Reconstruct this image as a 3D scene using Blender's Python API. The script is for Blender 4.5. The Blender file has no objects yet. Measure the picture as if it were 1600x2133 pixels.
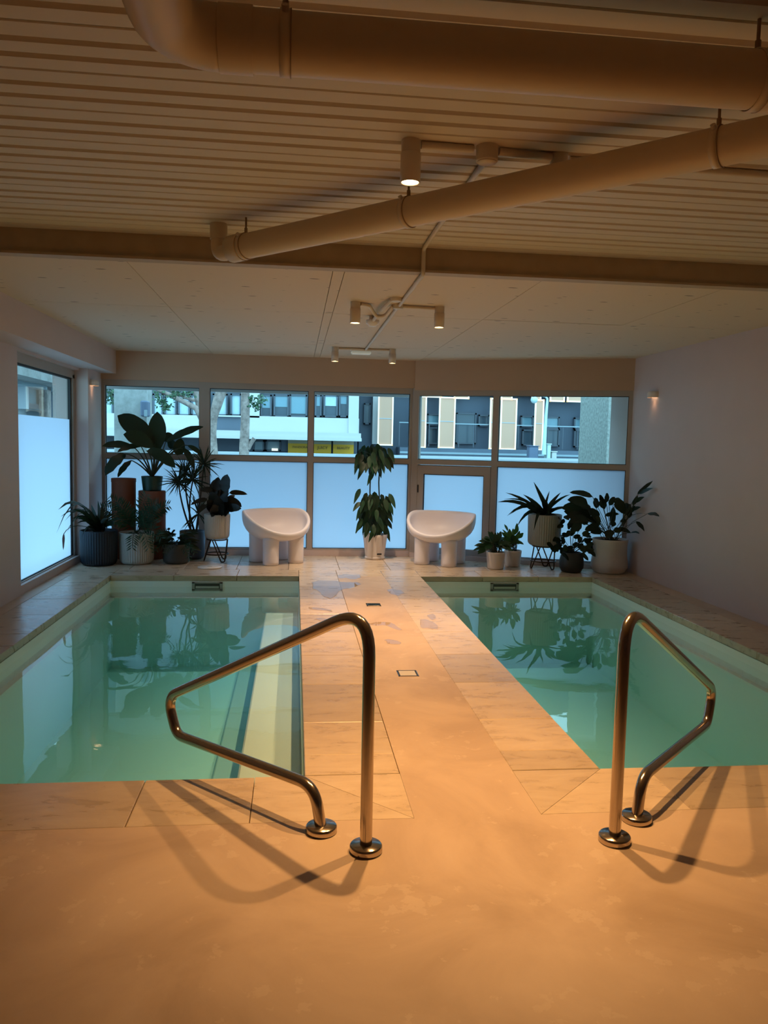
import bpy, bmesh, math, random
from mathutils import Vector, Matrix
random.seed(7)
S = bpy.context.scene
COL = S.collection
PI = math.pi

# ------------------------------------------------------------------ camera
FPX, PITCH, YAW, ROLL, EYE = 1650.24, 0.08527, 0.11319, 0.02238, Vector((0, 0, 1.48))
_f = Vector((math.sin(YAW) * math.cos(PITCH), math.cos(YAW) * math.cos(PITCH), -math.sin(PITCH)))
_r = Vector((math.cos(YAW), -math.sin(YAW), 0))
_u = _r.cross(_f)
RIGHT = math.cos(ROLL) * _r + math.sin(ROLL) * _u
UP = -math.sin(ROLL) * _r + math.cos(ROLL) * _u
cam = bpy.data.cameras.new('camera')
cam.sensor_fit = 'HORIZONTAL'
cam.sensor_width = 36.0
cam.lens = FPX * 36.0 / 1600.0
cam.clip_end = 300
camo = bpy.data.objects.new('camera', cam)
COL.objects.link(camo)
camo.matrix_world = Matrix(((RIGHT.x, UP.x, -_f.x, EYE.x), (RIGHT.y, UP.y, -_f.y, EYE.y),
                            (RIGHT.z, UP.z, -_f.z, EYE.z), (0, 0, 0, 1)))
S.camera = camo

# ------------------------------------------------------------------ sky, exposure
w = bpy.data.worlds.new('overcast_sky')
S.world = w
w.use_nodes = True
bg = w.node_tree.nodes['Background']
bg.inputs[0].default_value = (0.41, 0.78, 1.0, 1)
bg.inputs[1].default_value = 4.3
S.view_settings.view_transform = 'Standard'
S.view_settings.look = 'None'
S.view_settings.exposure = 0.0
S.view_settings.gamma = 1.0
S.view_settings.use_curve_mapping = False
S.cycles.use_denoising = True
S.cycles.max_bounces = 10
S.cycles.diffuse_bounces = 6
S.cycles.glossy_bounces = 5
S.cycles.transmission_bounces = 8
S.cycles.transparent_max_bounces = 16
S.cycles.caustics_reflective = False
S.cycles.caustics_refractive = False
S.cycles.sample_clamp_indirect = 6.0
LAMP_W = 205.0
LAMP_COL = (1.0, 0.535, 0.195)


# ------------------------------------------------------------------ measured points
def ray(px, py):
    return RIGHT * ((px - 800) / FPX) - UP * ((py - 1066.5) / FPX) + _f


def at(px, py, Y):
    d = ray(px, py)
    return EYE + d * (Y / d.y)


def atx(px, py, Y, xmin=-99.0, xmax=99.0):
    """point on the plane Y, or nearer where the side wall would be in the way"""
    p = at(px, py, Y)
    d = ray(px, py)
    if p.x < xmin:
        p = EYE + d * (xmin / d.x)
    if p.x > xmax:
        p = EYE + d * (xmax / d.x)
    return p


def fl(px, py, z=0.0):
    d = ray(px, py)
    return EYE + d * ((z - EYE.z) / d.z)


# ------------------------------------------------------------------ materials
def nt(name):
    m = bpy.data.materials.new(name)
    m.use_nodes = True
    return m, m.node_tree.nodes, m.node_tree.links, m.node_tree.nodes['Principled BSDF']


def simple(name, col, rough=0.5, metal=0.0, spec=0.5, var=0.0, scale=8.0, bump=0.0, emit=None, es=0.0, objvar=0.0):
    m, n, l, p = nt(name)
    p.inputs['Base Color'].default_value = (*col, 1)
    p.inputs['Roughness'].default_value = rough
    p.inputs['Metallic'].default_value = metal
    p.inputs['Specular IOR Level'].default_value = spec
    if emit:
        p.inputs['Emission Color'].default_value = (*emit, 1)
        p.inputs['Emission Strength'].default_value = es
    if var or bump or objvar:
        tc = n.new('ShaderNodeTexCoord')
        ns = n.new('ShaderNodeTexNoise')
        ns.inputs['Scale'].default_value = scale
        ns.inputs['Detail'].default_value = 6
        l.new(tc.outputs['Object'], ns.inputs['Vector'])
        if var or objvar:
            mx = n.new('ShaderNodeHueSaturation')
            mx.inputs['Color'].default_value = (*col, 1)
            ma = n.new('ShaderNodeMath')
            ma.operation = 'MULTIPLY_ADD'
            ma.inputs[1].default_value = var * 2
            ma.inputs[2].default_value = 1 - var
            l.new(ns.outputs['Fac'], ma.inputs[0])
            src = ma.outputs[0]
            if objvar:
                oi = n.new('ShaderNodeObjectInfo')
                mb = n.new('ShaderNodeMath')
                mb.operation = 'MULTIPLY_ADD'
                mb.inputs[1].default_value = objvar * 2
                mb.inputs[2].default_value = 1 - objvar
                l.new(oi.outputs['Random'], mb.inputs[0])
                mc = n.new('ShaderNodeMath')
                mc.operation = 'MULTIPLY'
                l.new(src, mc.inputs[0])
                l.new(mb.outputs[0], mc.inputs[1])
                src = mc.outputs[0]
            l.new(src, mx.inputs['Value'])
            l.new(mx.outputs[0], p.inputs['Base Color'])
        if bump:
            bp = n.new('ShaderNodeBump')
            bp.inputs['Strength'].default_value = bump
            bp.inputs['Distance'].default_value = 0.01
            l.new(ns.outputs['Fac'], bp.inputs['Height'])
            l.new(bp.outputs[0], p.inputs['Normal'])
    return m


def ramp(n, stops):
    r = n.new('ShaderNodeValToRGB')
    e = r.color_ramp.elements
    while len(e) < len(stops):
        e.new(0.5)
    for k, (pos, c) in enumerate(stops):
        e[k].position = pos
        e[k].color = (*c, 1) if len(c) == 3 else c
    return r


def mat_travertine():
    m, n, l, p = nt('travertine')
    tc = n.new('ShaderNodeTexCoord')
    oi = n.new('ShaderNodeObjectInfo')
    off = n.new('ShaderNodeVectorMath')
    off.operation = 'MULTIPLY_ADD'
    off.inputs[1].default_value = (1, 1, 1)
    mul = n.new('ShaderNodeMath')
    mul.operation = 'MULTIPLY'
    mul.inputs[1].default_value = 37.0
    l.new(oi.outputs['Random'], mul.inputs[0])
    l.new(tc.outputs['Object'], off.inputs[0])
    l.new(mul.outputs[0], off.inputs[2])
    mp = n.new('ShaderNodeMapping')
    mp.inputs['Scale'].default_value = (1.2, 3.2, 3.2)
    l.new(off.outputs[0], mp.inputs['Vector'])
    a = n.new('ShaderNodeTexNoise')
    a.inputs['Scale'].default_value = 3.5
    a.inputs['Detail'].default_value = 9
    a.inputs['Roughness'].default_value = 0.65
    a.inputs['Distortion'].default_value = 0.5
    l.new(mp.outputs[0], a.inputs['Vector'])
    r = ramp(n, [(0.28, (0.47, 0.36, 0.25)), (0.5, (0.60, 0.475, 0.34)), (0.75, (0.68, 0.56, 0.42))])
    l.new(a.outputs['Fac'], r.inputs[0])
    hs = n.new('ShaderNodeHueSaturation')
    mv = n.new('ShaderNodeMath')
    mv.operation = 'MULTIPLY_ADD'
    mv.inputs[1].default_value = 0.30
    mv.inputs[2].default_value = 0.84
    l.new(oi.outputs['Random'], mv.inputs[0])
    l.new(mv.outputs[0], hs.inputs['Value'])
    l.new(r.outputs[0], hs.inputs['Color'])
    # small pits
    v = n.new('ShaderNodeTexNoise')
    v.inputs['Scale'].default_value = 60
    v.inputs['Detail'].default_value = 3
    l.new(off.outputs[0], v.inputs['Vector'])
    pr = ramp(n, [(0.24, (0.45, 0.40, 0.34)), (0.32, (1, 1, 1))])
    l.new(v.outputs['Fac'], pr.inputs[0])
    mm = n.new('ShaderNodeMix')
    mm.data_type = 'RGBA'
    mm.blend_type = 'MULTIPLY'
    mm.inputs['Factor'].default_value = 0.3
    l.new(hs.outputs[0], mm.inputs['A'])
    l.new(pr.outputs[0], mm.inputs['B'])
    l.new(mm.outputs['Result'], p.inputs['Base Color'])
    rr = n.new('ShaderNodeMapRange')
    rr.inputs['To Min'].default_value = 0.17
    rr.inputs['To Max'].default_value = 0.42
    l.new(a.outputs['Fac'], rr.inputs['Value'])
    l.new(rr.outputs[0], p.inputs['Roughness'])
    b = n.new('ShaderNodeBump')
    b.inputs['Strength'].default_value = 0.35
    b.inputs['Distance'].default_value = 0.004
    l.new(a.outputs['Fac'], b.inputs['Height'])
    l.new(b.outputs[0], p.inputs['Normal'])
    return m


def mat_microcement():
    m, n, l, p = nt('microcement')
    tc = n.new('ShaderNodeTexCoord')
    a = n.new('ShaderNodeTexNoise')
    a.inputs['Scale'].default_value = 1.6
    a.inputs['Detail'].default_value = 10
    a.inputs['Roughness'].default_value = 0.6
    a.inputs['Distortion'].default_value = 0.8
    l.new(tc.outputs['Object'], a.inputs['Vector'])
    r = ramp(n, [(0.3, (0.465, 0.34, 0.24)), (0.5, (0.575, 0.435, 0.32)), (0.72, (0.66, 0.515, 0.39))])
    l.new(a.outputs['Fac'], r.inputs[0])
    # scattered pale worn flecks in a zone towards the doorway
    f = n.new('ShaderNodeTexNoise')
    f.inputs['Scale'].default_value = 11
    f.inputs['Detail'].default_value = 5
    f.inputs['Roughness'].default_value = 0.62
    l.new(tc.outputs['Object'], f.inputs['Vector'])
    g = n.new('ShaderNodeTexNoise')
    g.inputs['Scale'].default_value = 2.3
    g.inputs['Detail'].default_value = 1
    l.new(tc.outputs['Object'], g.inputs['Vector'])
    ad = n.new('ShaderNodeMath')
    ad.operation = 'MULTIPLY_ADD'
    ad.inputs[1].default_value = 0.55
    l.new(g.outputs['Fac'], ad.inputs[0])
    l.new(f.outputs['Fac'], ad.inputs[2])
    fr = ramp(n, [(0.895, (0, 0, 0)), (0.925, (1, 1, 1))])
    l.new(ad.outputs[0], fr.inputs[0])
    sc = n.new('ShaderNodeMath')
    sc.operation = 'MULTIPLY'
    sc.inputs[1].default_value = 0.26
    l.new(fr.outputs[0], sc.inputs[0])
    mx = n.new('ShaderNodeMix')
    mx.data_type = 'RGBA'
    l.new(sc.outputs[0], mx.inputs['Factor'])
    l.new(r.outputs[0], mx.inputs['A'])
    mx.inputs['B'].default_value = (0.76, 0.63, 0.50, 1)
    l.new(mx.outputs['Result'], p.inputs['Base Color'])
    rr = n.new('ShaderNodeMapRange')
    rr.inputs['To Min'].default_value = 0.36
    rr.inputs['To Max'].default_value = 0.6
    l.new(a.outputs['Fac'], rr.inputs['Value'])
    l.new(rr.outputs[0], p.inputs['Roughness'])
    b = n.new('ShaderNodeBump')
    b.inputs['Strength'].default_value = 0.12
    b.inputs['Distance'].default_value = 0.006
    l.new(f.outputs['Fac'], b.inputs['Height'])
    l.new(b.outputs[0], p.inputs['Normal'])
    return m


def mat_board():
    """painted ceiling board with small dark nicks and patch marks"""
    m, n, l, p = nt('painted_board')
    tc = n.new('ShaderNodeTexCoord')
    mp = n.new('ShaderNodeMapping')
    mp.inputs['Scale'].default_value = (1.0, 3.6, 1.0)
    l.new(tc.outputs['Object'], mp.inputs['Vector'])
    v = n.new('ShaderNodeTexVoronoi')
    v.voronoi_dimensions = '2D'
    v.inputs['Scale'].default_value = 1.9
    v.inputs['Randomness'].default_value = 1.0
    l.new(mp.outputs[0], v.inputs['Vector'])
    sx = n.new('ShaderNodeSeparateColor')
    l.new(v.outputs['Color'], sx.inputs[0])
    ma = n.new('ShaderNodeMath')
    ma.operation = 'MULTIPLY_ADD'
    ma.inputs[1].default_value = 0.075
    l.new(sx.outputs[0], ma.inputs[0])
    l.new(v.outputs['Distance'], ma.inputs[2])
    r = ramp(n, [(0.050, (0.10, 0.07, 0.05)), (0.078, (0.66, 0.53, 0.39))])
    l.new(ma.outputs[0], r.inputs[0])
    l.new(r.outputs[0], p.inputs['Base Color'])
    p.inputs['Roughness'].default_value = 0.7
    return m


def front_fresnel(n, l, ior):
    fz = n.new('ShaderNodeFresnel')
    fz.inputs['IOR'].default_value = ior
    ge = n.new('ShaderNodeNewGeometry')
    sb = n.new('ShaderNodeMath')
    sb.operation = 'SUBTRACT'
    sb.inputs[0].default_value = 1.0
    l.new(ge.outputs['Backfacing'], sb.inputs[1])
    mu = n.new('ShaderNodeMath')
    mu.operation = 'MULTIPLY'
    l.new(fz.outputs[0], mu.inputs[0])
    l.new(sb.outputs[0], mu.inputs[1])
    return fz, mu


def mat_clear():
    m, n, l, p = nt('clear_glass')
    n.remove(p)
    t = n.new('ShaderNodeBsdfTransparent')
    t.inputs[0].default_value = (0.90, 0.95, 0.95, 1)
    g = n.new('ShaderNodeBsdfGlossy')
    g.inputs['Roughness'].default_value = 0.02
    fz, mu = front_fresnel(n, l, 1.45)
    mx = n.new('ShaderNodeMixShader')
    l.new(mu.outputs[0], mx.inputs[0])
    l.new(t.outputs[0], mx.inputs[1])
    l.new(g.outputs[0], mx.inputs[2])
    l.new(mx.outputs[0], n['Material Output'].inputs[0])
    return m


def mat_frost():
    m, n, l, p = nt('frosted_glass')
    n.remove(p)
    t = n.new('ShaderNodeBsdfTranslucent')
    t.inputs[0].default_value = (0.72, 0.78, 0.86, 1)
    d = n.new('ShaderNodeBsdfDiffuse')
    d.inputs[0].default_value = (0.6, 0.6, 0.6, 1)
    a = n.new('ShaderNodeMixShader')
    a.inputs[0].default_value = 0.12
    l.new(t.outputs[0], a.inputs[1])
    l.new(d.outputs[0], a.inputs[2])
    l.new(a.outputs[0], n['Material Output'].inputs[0])
    return m


def mat_water():
    """pool water: Fresnel mirror over clear water that absorbs red"""
    m, n, l, p = nt('pool_water')
    n.remove(p)
    tc = n.new('ShaderNodeTexCoord')
    a = n.new('ShaderNodeTexNoise')
    a.inputs['Scale'].default_value = 1.5
    a.inputs['Detail'].default_value = 1.5
    l.new(tc.outputs['Object'], a.inputs['Vector'])
    c = n.new('ShaderNodeTexNoise')
    c.inputs['Scale'].default_value = 9.0
    c.inputs['Detail'].default_value = 3
    l.new(tc.outputs['Object'], c.inputs['Vector'])
    msk = n.new('ShaderNodeTexNoise')
    msk.inputs['Scale'].default_value = 0.9
    msk.inputs['Detail'].default_value = 1
    l.new(tc.outputs['Object'], msk.inputs['Vector'])
    mr = ramp(n, [(0.50, (0, 0, 0)), (0.64, (1, 1, 1))])
    l.new(msk.outputs['Fac'], mr.inputs[0])
    mu = n.new('ShaderNodeMath')
    mu.operation = 'MULTIPLY'
    l.new(c.outputs['Fac'], mu.inputs[0])
    l.new(mr.outputs[0], mu.inputs[1])
    sm = n.new('ShaderNodeMath')
    sm.operation = 'MULTIPLY_ADD'
    sm.inputs[1].default_value = 0.22
    l.new(mu.outputs[0], sm.inputs[0])
    l.new(a.outputs['Fac'], sm.inputs[2])
    b = n.new('ShaderNodeBump')
    b.inputs['Strength'].default_value = 0.5
    b.inputs['Distance'].default_value = 0.008
    l.new(sm.outputs[0], b.inputs['Height'])
    t = n.new('ShaderNodeBsdfTransparent')
    g = n.new('ShaderNodeBsdfGlossy')
    g.inputs['Roughness'].default_value = 0.0
    l.new(b.outputs[0], g.inputs['Normal'])
    fz, mu2 = front_fresnel(n, l, 1.42)
    l.new(b.outputs[0], fz.inputs['Normal'])
    mx = n.new('ShaderNodeMixShader')
    l.new(mu2.outputs[0], mx.inputs[0])
    l.new(t.outputs[0], mx.inputs[1])
    l.new(g.outputs[0], mx.inputs[2])
    l.new(mx.outputs[0], n['Material Output'].inputs['Surface'])
    vo = n.new('ShaderNodeVolumeAbsorption')
    vo.inputs['Color'].default_value = (0.07, 0.87, 0.91, 1)
    vo.inputs['Density'].default_value = 0.37
    l.new(vo.outputs[0], n['Material Output'].inputs['Volume'])
    return m


def mat_puddle():
    m, n, l, p = nt('puddle_water')
    n.remove(p)
    t = n.new('ShaderNodeBsdfTransparent')
    t.inputs[0].default_value = (0.98, 0.97, 0.95, 1)
    g = n.new('ShaderNodeBsdfGlossy')
    g.inputs['Roughness'].default_value = 0.03
    fz = n.new('ShaderNodeFresnel')
    fz.inputs['IOR'].default_value = 1.55
    mx = n.new('ShaderNodeMixShader')
    l.new(fz.outputs[0], mx.inputs[0])
    l.new(t.outputs[0], mx.inputs[1])
    l.new(g.outputs[0], mx.inputs[2])
    l.new(mx.outputs[0], n['Material Output'].inputs[0])
    return m


def mat_leaf(name, col, rough=0.35, trans=0.18):
    m, n, l, p = nt(name)
    out = n['Material Output']
    oi = n.new('ShaderNodeObjectInfo')
    hs = n.new('ShaderNodeHueSaturation')
    hs.inputs['Color'].default_value = (*col, 1)
    ma = n.new('ShaderNodeMath')
    ma.operation = 'MULTIPLY_ADD'
    ma.inputs[1].default_value = 0.5
    ma.inputs[2].default_value = 0.75
    l.new(oi.outputs['Random'], ma.inputs[0])
    l.new(ma.outputs[0], hs.inputs['Value'])
    l.new(hs.outputs[0], p.inputs['Base Color'])
    p.inputs['Roughness'].default_value = rough
    t = n.new('ShaderNodeBsdfTranslucent')
    l.new(hs.outputs[0], t.inputs[0])
    mx = n.new('ShaderNodeMixShader')
    mx.inputs[0].default_value = trans
    l.new(p.outputs[0], mx.inputs[1])
    l.new(t.outputs[0], mx.inputs[2])
    l.new(mx.outputs[0], out.inputs[0])
    return m


def mat_concrete(name, c0, c1, scale=6):
    m, n, l, p = nt(name)
    tc = n.new('ShaderNodeTexCoord')
    a = n.new('ShaderNodeTexNoise')
    a.inputs['Scale'].default_value = scale
    a.inputs['Detail'].default_value = 9
    a.inputs['Roughness'].default_value = 0.7
    l.new(tc.outputs['Object'], a.inputs['Vector'])
    r = ramp(n, [(0.35, c0), (0.65, c1)])
    l.new(a.outputs['Fac'], r.inputs[0])
    l.new(r.outputs[0], p.inputs['Base Color'])
    p.inputs['Roughness'].default_value = 0.85
    return m


def mat_mesh_screen():
    """perforated tan screen: fine dot grid too small to model at 27 m"""
    m, n, l, p = nt('perforated_screen')
    tc = n.new('ShaderNodeTexCoord')
    v = n.new('ShaderNodeTexVoronoi')
    v.inputs['Scale'].default_value = 22
    v.inputs['Randomness'].default_value = 0
    l.new(tc.outputs['Object'], v.inputs['Vector'])
    r = ramp(n, [(0.3, (0.24, 0.17, 0.12)), (0.42, (0.64, 0.35, 0.23))])
    l.new(v.outputs['Distance'], r.inputs[0])
    l.new(r.outputs[0], p.inputs['Base Color'])
    p.inputs['Roughness'].default_value = 0.6
    return m


M = {}
M['trav'] = mat_travertine()
M['cement'] = mat_microcement()
M['board'] = mat_board()
M['clear'] = mat_clear()
M['frost'] = mat_frost()
M['water'] = mat_water()
M['puddle'] = mat_puddle()
M['paint'] = simple('wall_paint', (0.60, 0.485, 0.455), 0.62, var=0.05, scale=3, bump=0.05)
M['header'] = simple('header_warm_lit', (0.52, 0.36, 0.25), 0.62, var=0.05, scale=3)  # browner than the walls: the header's warm lamplight is put into the colour
M['deckpaint'] = simple('deck_paint', (0.62, 0.54, 0.45), 0.6, var=0.03, scale=2)
M['beam'] = simple('beam_paint', (0.42, 0.32, 0.22), 0.6, var=0.15, scale=9)
M['pipe'] = simple('pipe_paint', (0.66, 0.52, 0.36), 0.45, var=0.03, scale=5)
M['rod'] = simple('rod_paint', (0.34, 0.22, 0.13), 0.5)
M['conduit'] = simple('conduit_paint', (0.62, 0.53, 0.44), 0.5)
M['lampbody'] = simple('lamp_paint', (0.72, 0.62, 0.53), 0.45)
M['glow'] = simple('lamp_lens', (1, 0.9, 0.75), 0.3, emit=(1.0, 0.80, 0.52), es=6.0)
M['sconceglow'] = simple('sconce_lens', (1, 0.9, 0.75), 0.3, emit=(1.0, 0.62, 0.32), es=3.0)
M['frame'] = simple('frame_paint', (0.40, 0.35, 0.31), 0.45, var=0.03)
M['gasket'] = simple('black_gasket', (0.012, 0.012, 0.014), 0.6)
M['pool'] = simple('pool_shell', (0.88, 0.95, 0.92), 0.5, var=0.02, scale=2)
M['steel'] = simple('stainless_steel', (0.50, 0.43, 0.36), 0.17, metal=1.0, var=0.06, scale=40)
M['whiteplastic'] = simple('white_plastic', (0.86, 0.82, 0.86), 0.42)
M['bronze'] = simple('bronze_wire', (0.055, 0.032, 0.018), 0.4, metal=0.5)
M['navy'] = simple('navy_glaze', (0.006, 0.016, 0.028), 0.5)
M['slate'] = simple('slate_blue_glaze', (0.075, 0.11, 0.16), 0.45)
M['palepot'] = simple('pale_grey_glaze', (0.50, 0.50, 0.45), 0.5)
M['creampot'] = simple('cream_glaze', (0.66, 0.60, 0.52), 0.5)
M['greypot'] = simple('grey_glaze', (0.36, 0.36, 0.33), 0.5)
M['charcoal'] = simple('charcoal_glaze', (0.030, 0.033, 0.036), 0.45)
M['darkgrey'] = simple('dark_grey_glaze', (0.055, 0.06, 0.055), 0.5)
M['whitepot'] = simple('white_glaze', (0.74, 0.68, 0.64), 0.35)
M['stonepot'] = simple('stone_white', (0.62, 0.58, 0.55), 0.6, var=0.06, scale=20)
M['terra'] = simple('terracotta', (0.22, 0.068, 0.034), 0.75, var=0.12, scale=9, bump=0.2)
M['nursery'] = simple('green_plastic', (0.012, 0.045, 0.03), 0.4)
M['soil'] = simple('soil', (0.022, 0.016, 0.011), 0.95, var=0.4, scale=50, bump=0.8)
M['leafdark'] = mat_leaf('leaf_dark', (0.010, 0.028, 0.012), 0.42)
M['leafmid'] = mat_leaf('leaf_mid', (0.013, 0.052, 0.019), 0.5)
M['leafbright'] = mat_leaf('leaf_bright', (0.045, 0.12, 0.022), 0.4, 0.25)
M['rubber'] = mat_leaf('leaf_rubber', (0.006, 0.008, 0.006), 0.35, 0.02)
M['stem'] = simple('plant_stem', (0.035, 0.045, 0.02), 0.6)
M['cane'] = simple('woody_cane', (0.05, 0.036, 0.024), 0.8)
M['bud'] = simple('dried_bud', (0.10, 0.03, 0.02), 0.7)
M['black'] = simple('black_recess', (0.012, 0.012, 0.012), 0.7)
M['whiteceramic'] = simple('white_lid', (0.75, 0.72, 0.68), 0.35)
# outside
M['white_render'] = simple('white_render', (0.52, 0.505, 0.50), 0.7, var=0.03, scale=1.5)
M['bluegrey'] = simple('dark_window_frame', (0.07, 0.085, 0.11), 0.5)
M['winblue'] = simple('window_glass_blue', (0.15, 0.27, 0.33), 0.15, var=0.2, scale=1.2)
M['windark'] = simple('window_glass_dark', (0.05, 0.075, 0.10), 0.2, var=0.3, scale=1.2)
M['curtain'] = simple('pale_curtain', (0.42, 0.55, 0.60), 0.8, var=0.15, scale=6)
M['shopdark'] = simple('shopfront_dark', (0.09, 0.11, 0.15), 0.5, var=0.2, scale=2)
M['shoppale'] = simple('shopfront_glass', (0.26, 0.33, 0.37), 0.3)
M['yellow'] = simple('yellow_sign', (0.80, 0.40, 0.02), 0.6)
M['signgrey'] = simple('sign_lettering', (0.10, 0.07, 0.03), 0.6)
M['facade2'] = simple('dark_facade', (0.055, 0.075, 0.11), 0.5, var=0.25, scale=0.8)
M['screen'] = mat_mesh_screen()
M['led'] = simple('lit_edge', (0.9, 0.85, 0.7), 0.4, emit=(1.0, 0.80, 0.52), es=0.45)
M['road'] = mat_concrete('asphalt', (0.16, 0.18, 0.20), (0.22, 0.24, 0.26), 2)
M['kerbstone'] = simple('kerb_stone', (0.45, 0.47, 0.5), 0.8)
M['concrete'] = mat_concrete('rough_concrete', (0.22, 0.22, 0.21), (0.36, 0.36, 0.35), 5)
M['pebble'] = mat_concrete('exposed_aggregate', (0.15, 0.155, 0.14), (0.31, 0.32, 0.29), 22)
M['bark'] = mat_concrete('plane_bark', (0.17, 0.125, 0.11), (0.46, 0.36, 0.32), 7)
M['treeleaf'] = simple('tree_leaves', (0.06, 0.13, 0.07), 0.6)
M['postpaint'] = simple('pale_post_paint', (0.5, 0.62, 0.62), 0.5)
M['darkbox'] = simple('dark_cabinet', (0.10, 0.13, 0.2), 0.5)


# ------------------------------------------------------------------ building helpers
FR = {}


def link(o):
    COL.objects.link(o)
    return o


class MB:
    def __init__(s):
        s.v, s.f, s.m, s.sm = [], [], [], []

    def add(s, vs, fs, mi=0, smooth=False):
        k = len(s.v)
        s.v += [Vector(v) for v in vs]
        for f in fs:
            s.f.append([i + k for i in f])
            s.m.append(mi)
            s.sm.append(smooth)
        return s

    def box(s, a, b, mi=0):
        x0, x1 = sorted((a[0], b[0]))
        y0, y1 = sorted((a[1], b[1]))
        z0, z1 = sorted((a[2], b[2]))
        vs = [(x, y, z) for z in (z0, z1) for y in (y0, y1) for x in (x0, x1)]
        return s.add(vs, [(0, 2, 3, 1), (4, 5, 7, 6), (0, 1, 5, 4), (2, 6, 7, 3), (0, 4, 6, 2), (1, 3, 7, 5)], mi)

    def obox(s, o, ex, lx, ey, ly, lz, mi=0):
        """box with corner o, edge lx along unit ex, ly along ey, lz up"""
        o, ex, ey = Vector(o), Vector(ex), Vector(ey)
        vs = [o + ex * (lx * i) + ey * (ly * j) + Vector((0, 0, lz * k)) for k in (0, 1) for j in (0, 1) for i in (0, 1)]
        return s.add(vs, [(0, 2, 3, 1), (4, 5, 7, 6), (0, 1, 5, 4), (2, 6, 7, 3), (0, 4, 6, 2), (1, 3, 7, 5)], mi)

    def bbox(s, a, b, bv, mi=0):
        """box with bevelled edges"""
        bm = bmesh.new()
        bmesh.ops.create_cube(bm, size=1)
        c = [(a[i] + b[i]) / 2 for i in range(3)]
        d = [abs(b[i] - a[i]) for i in range(3)]
        for v in bm.verts:
            v.co = Vector((c[0] + v.co.x * d[0], c[1] + v.co.y * d[1], c[2] + v.co.z * d[2]))
        bmesh.ops.bevel(bm, geom=bm.edges[:], offset=bv, segments=1, affect='EDGES')
        bm.verts.index_update()
        s.add([v.co.copy() for v in bm.verts], [[v.index for v in f.verts] for f in bm.faces], mi)
        bm.free()
        return s

    def tube(s, pts, rad, n=10, mi=0, caps=True):
        pts = [Vector(p) for p in pts]
        R = rad if isinstance(rad, (list, tuple)) else [rad] * len(pts)
        ref = None
        rings = []
        for i, p in enumerate(pts):
            t = (pts[min(i + 1, len(pts) - 1)] - pts[max(i - 1, 0)]).normalized()
            if ref is None:
                ref = Vector((0, 0, 1)) if abs(t.z) < 0.9 else Vector((1, 0, 0))
            ref = (ref - t * ref.dot(t)).normalized()
            b = t.cross(ref)
            rings.append([p + (ref * math.cos(2 * PI * k / n) + b * math.sin(2 * PI * k / n)) * R[i] for k in range(n)])
        vs = [v for r in rings for v in r]
        fs = []
        for i in range(len(pts) - 1):
            for k in range(n):
                k2 = (k + 1) % n
                fs.append((i * n + k, i * n + k2, (i + 1) * n + k2, (i + 1) * n + k))
        s.add(vs, fs, mi, True)
        if caps:
            s.add(rings[0], [tuple(range(n))[::-1]], mi)
            s.add(rings[-1], [tuple(range(n))], mi)
        return s

    def lathe(s, prof, c=(0, 0, 0), n=32, mi=0, rib=0.0, nrib=0, zr=(-9, 9), smooth=True):
        vs, fs = [], []
        for (r, z) in prof:
            for k in range(n):
                a = 2 * PI * k / n
                rr = r
                if rib and zr[0] < z < zr[1]:
                    rr = r - rib * (0.5 + 0.5 * math.cos(nrib * a)) ** 2
                vs.append((c[0] + rr * math.cos(a), c[1] + rr * math.sin(a), c[2] + z))
        for i in range(len(prof) - 1):
            for k in range(n):
                k2 = (k + 1) % n
                fs.append((i * n + k, i * n + k2, (i + 1) * n + k2, (i + 1) * n + k))
        s.add(vs, fs, mi, smooth)
        if prof[0][0] > 1e-5:
            s.add(vs[:n], [tuple(range(n))[::-1]], mi)
        if prof[-1][0] > 1e-5:
            s.add(vs[-n:], [tuple(range(n))], mi)
        return s

    def prism(s, poly, z0, z1, mi=0):
        n = len(poly)
        vs = [(p[0], p[1], z0) for p in poly] + [(p[0], p[1], z1) for p in poly]
        fs = [tuple(range(n))[::-1], tuple(range(n, 2 * n))] + [(i, (i + 1) % n, n + (i + 1) % n, n + i) for i in range(n)]
        return s.add(vs, fs, mi)

    def build(s, name, mat, parent=None, loc=None):
        me = bpy.data.meshes.new(name)
        inv = FR[parent].inverted() if parent else (Matrix.Translation(-Vector(loc)) if loc is not None else Matrix())
        me.from_pydata([inv @ v for v in s.v], [], s.f)
        for mm in (mat if isinstance(mat, (list, tuple)) else [mat]):
            me.materials.append(mm)
        me.polygons.foreach_set('material_index', s.m)
        me.polygons.foreach_set('use_smooth', s.sm)
        me.update()
        o = bpy.data.objects.new(name, me)
        link(o)
        if parent:
            o.parent = parent
            FR[o] = FR[parent]
        else:
            FR[o] = Matrix()
            if loc is not None:
                o.location = loc
                FR[o] = Matrix.Translation(Vector(loc))
        return o


def tag(o, label=None, cat=None, group=None, kind=None):
    for k, v in (('label', label), ('category', cat), ('group', group), ('kind', kind)):
        if v:
            o[k] = v
    return o


def thing(name, loc, label, cat, group=None, rz=0.0):
    o = bpy.data.objects.new(name, None)
    o.empty_display_size = 0.1
    o.location = loc
    o.rotation_euler = (0, 0, rz)
    FR[o] = Matrix.Translation(Vector(loc)) @ Matrix.Rotation(rz, 4, 'Z')
    link(o)
    return tag(o, label, cat, group)


def copy_tree(o, parent=None):
    c = o.copy()
    link(c)
    if parent:
        c.parent = parent
    for ch in list(o.children):
        copy_tree(ch, c)
    return c


def struct(o):
    o['kind'] = 'structure'
    return o


def recalc(o):
    bm = bmesh.new()
    bm.from_mesh(o.data)
    bmesh.ops.recalc_face_normals(bm, faces=bm.faces)
    bm.to_mesh(o.data)
    bm.free()
    return o


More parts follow.
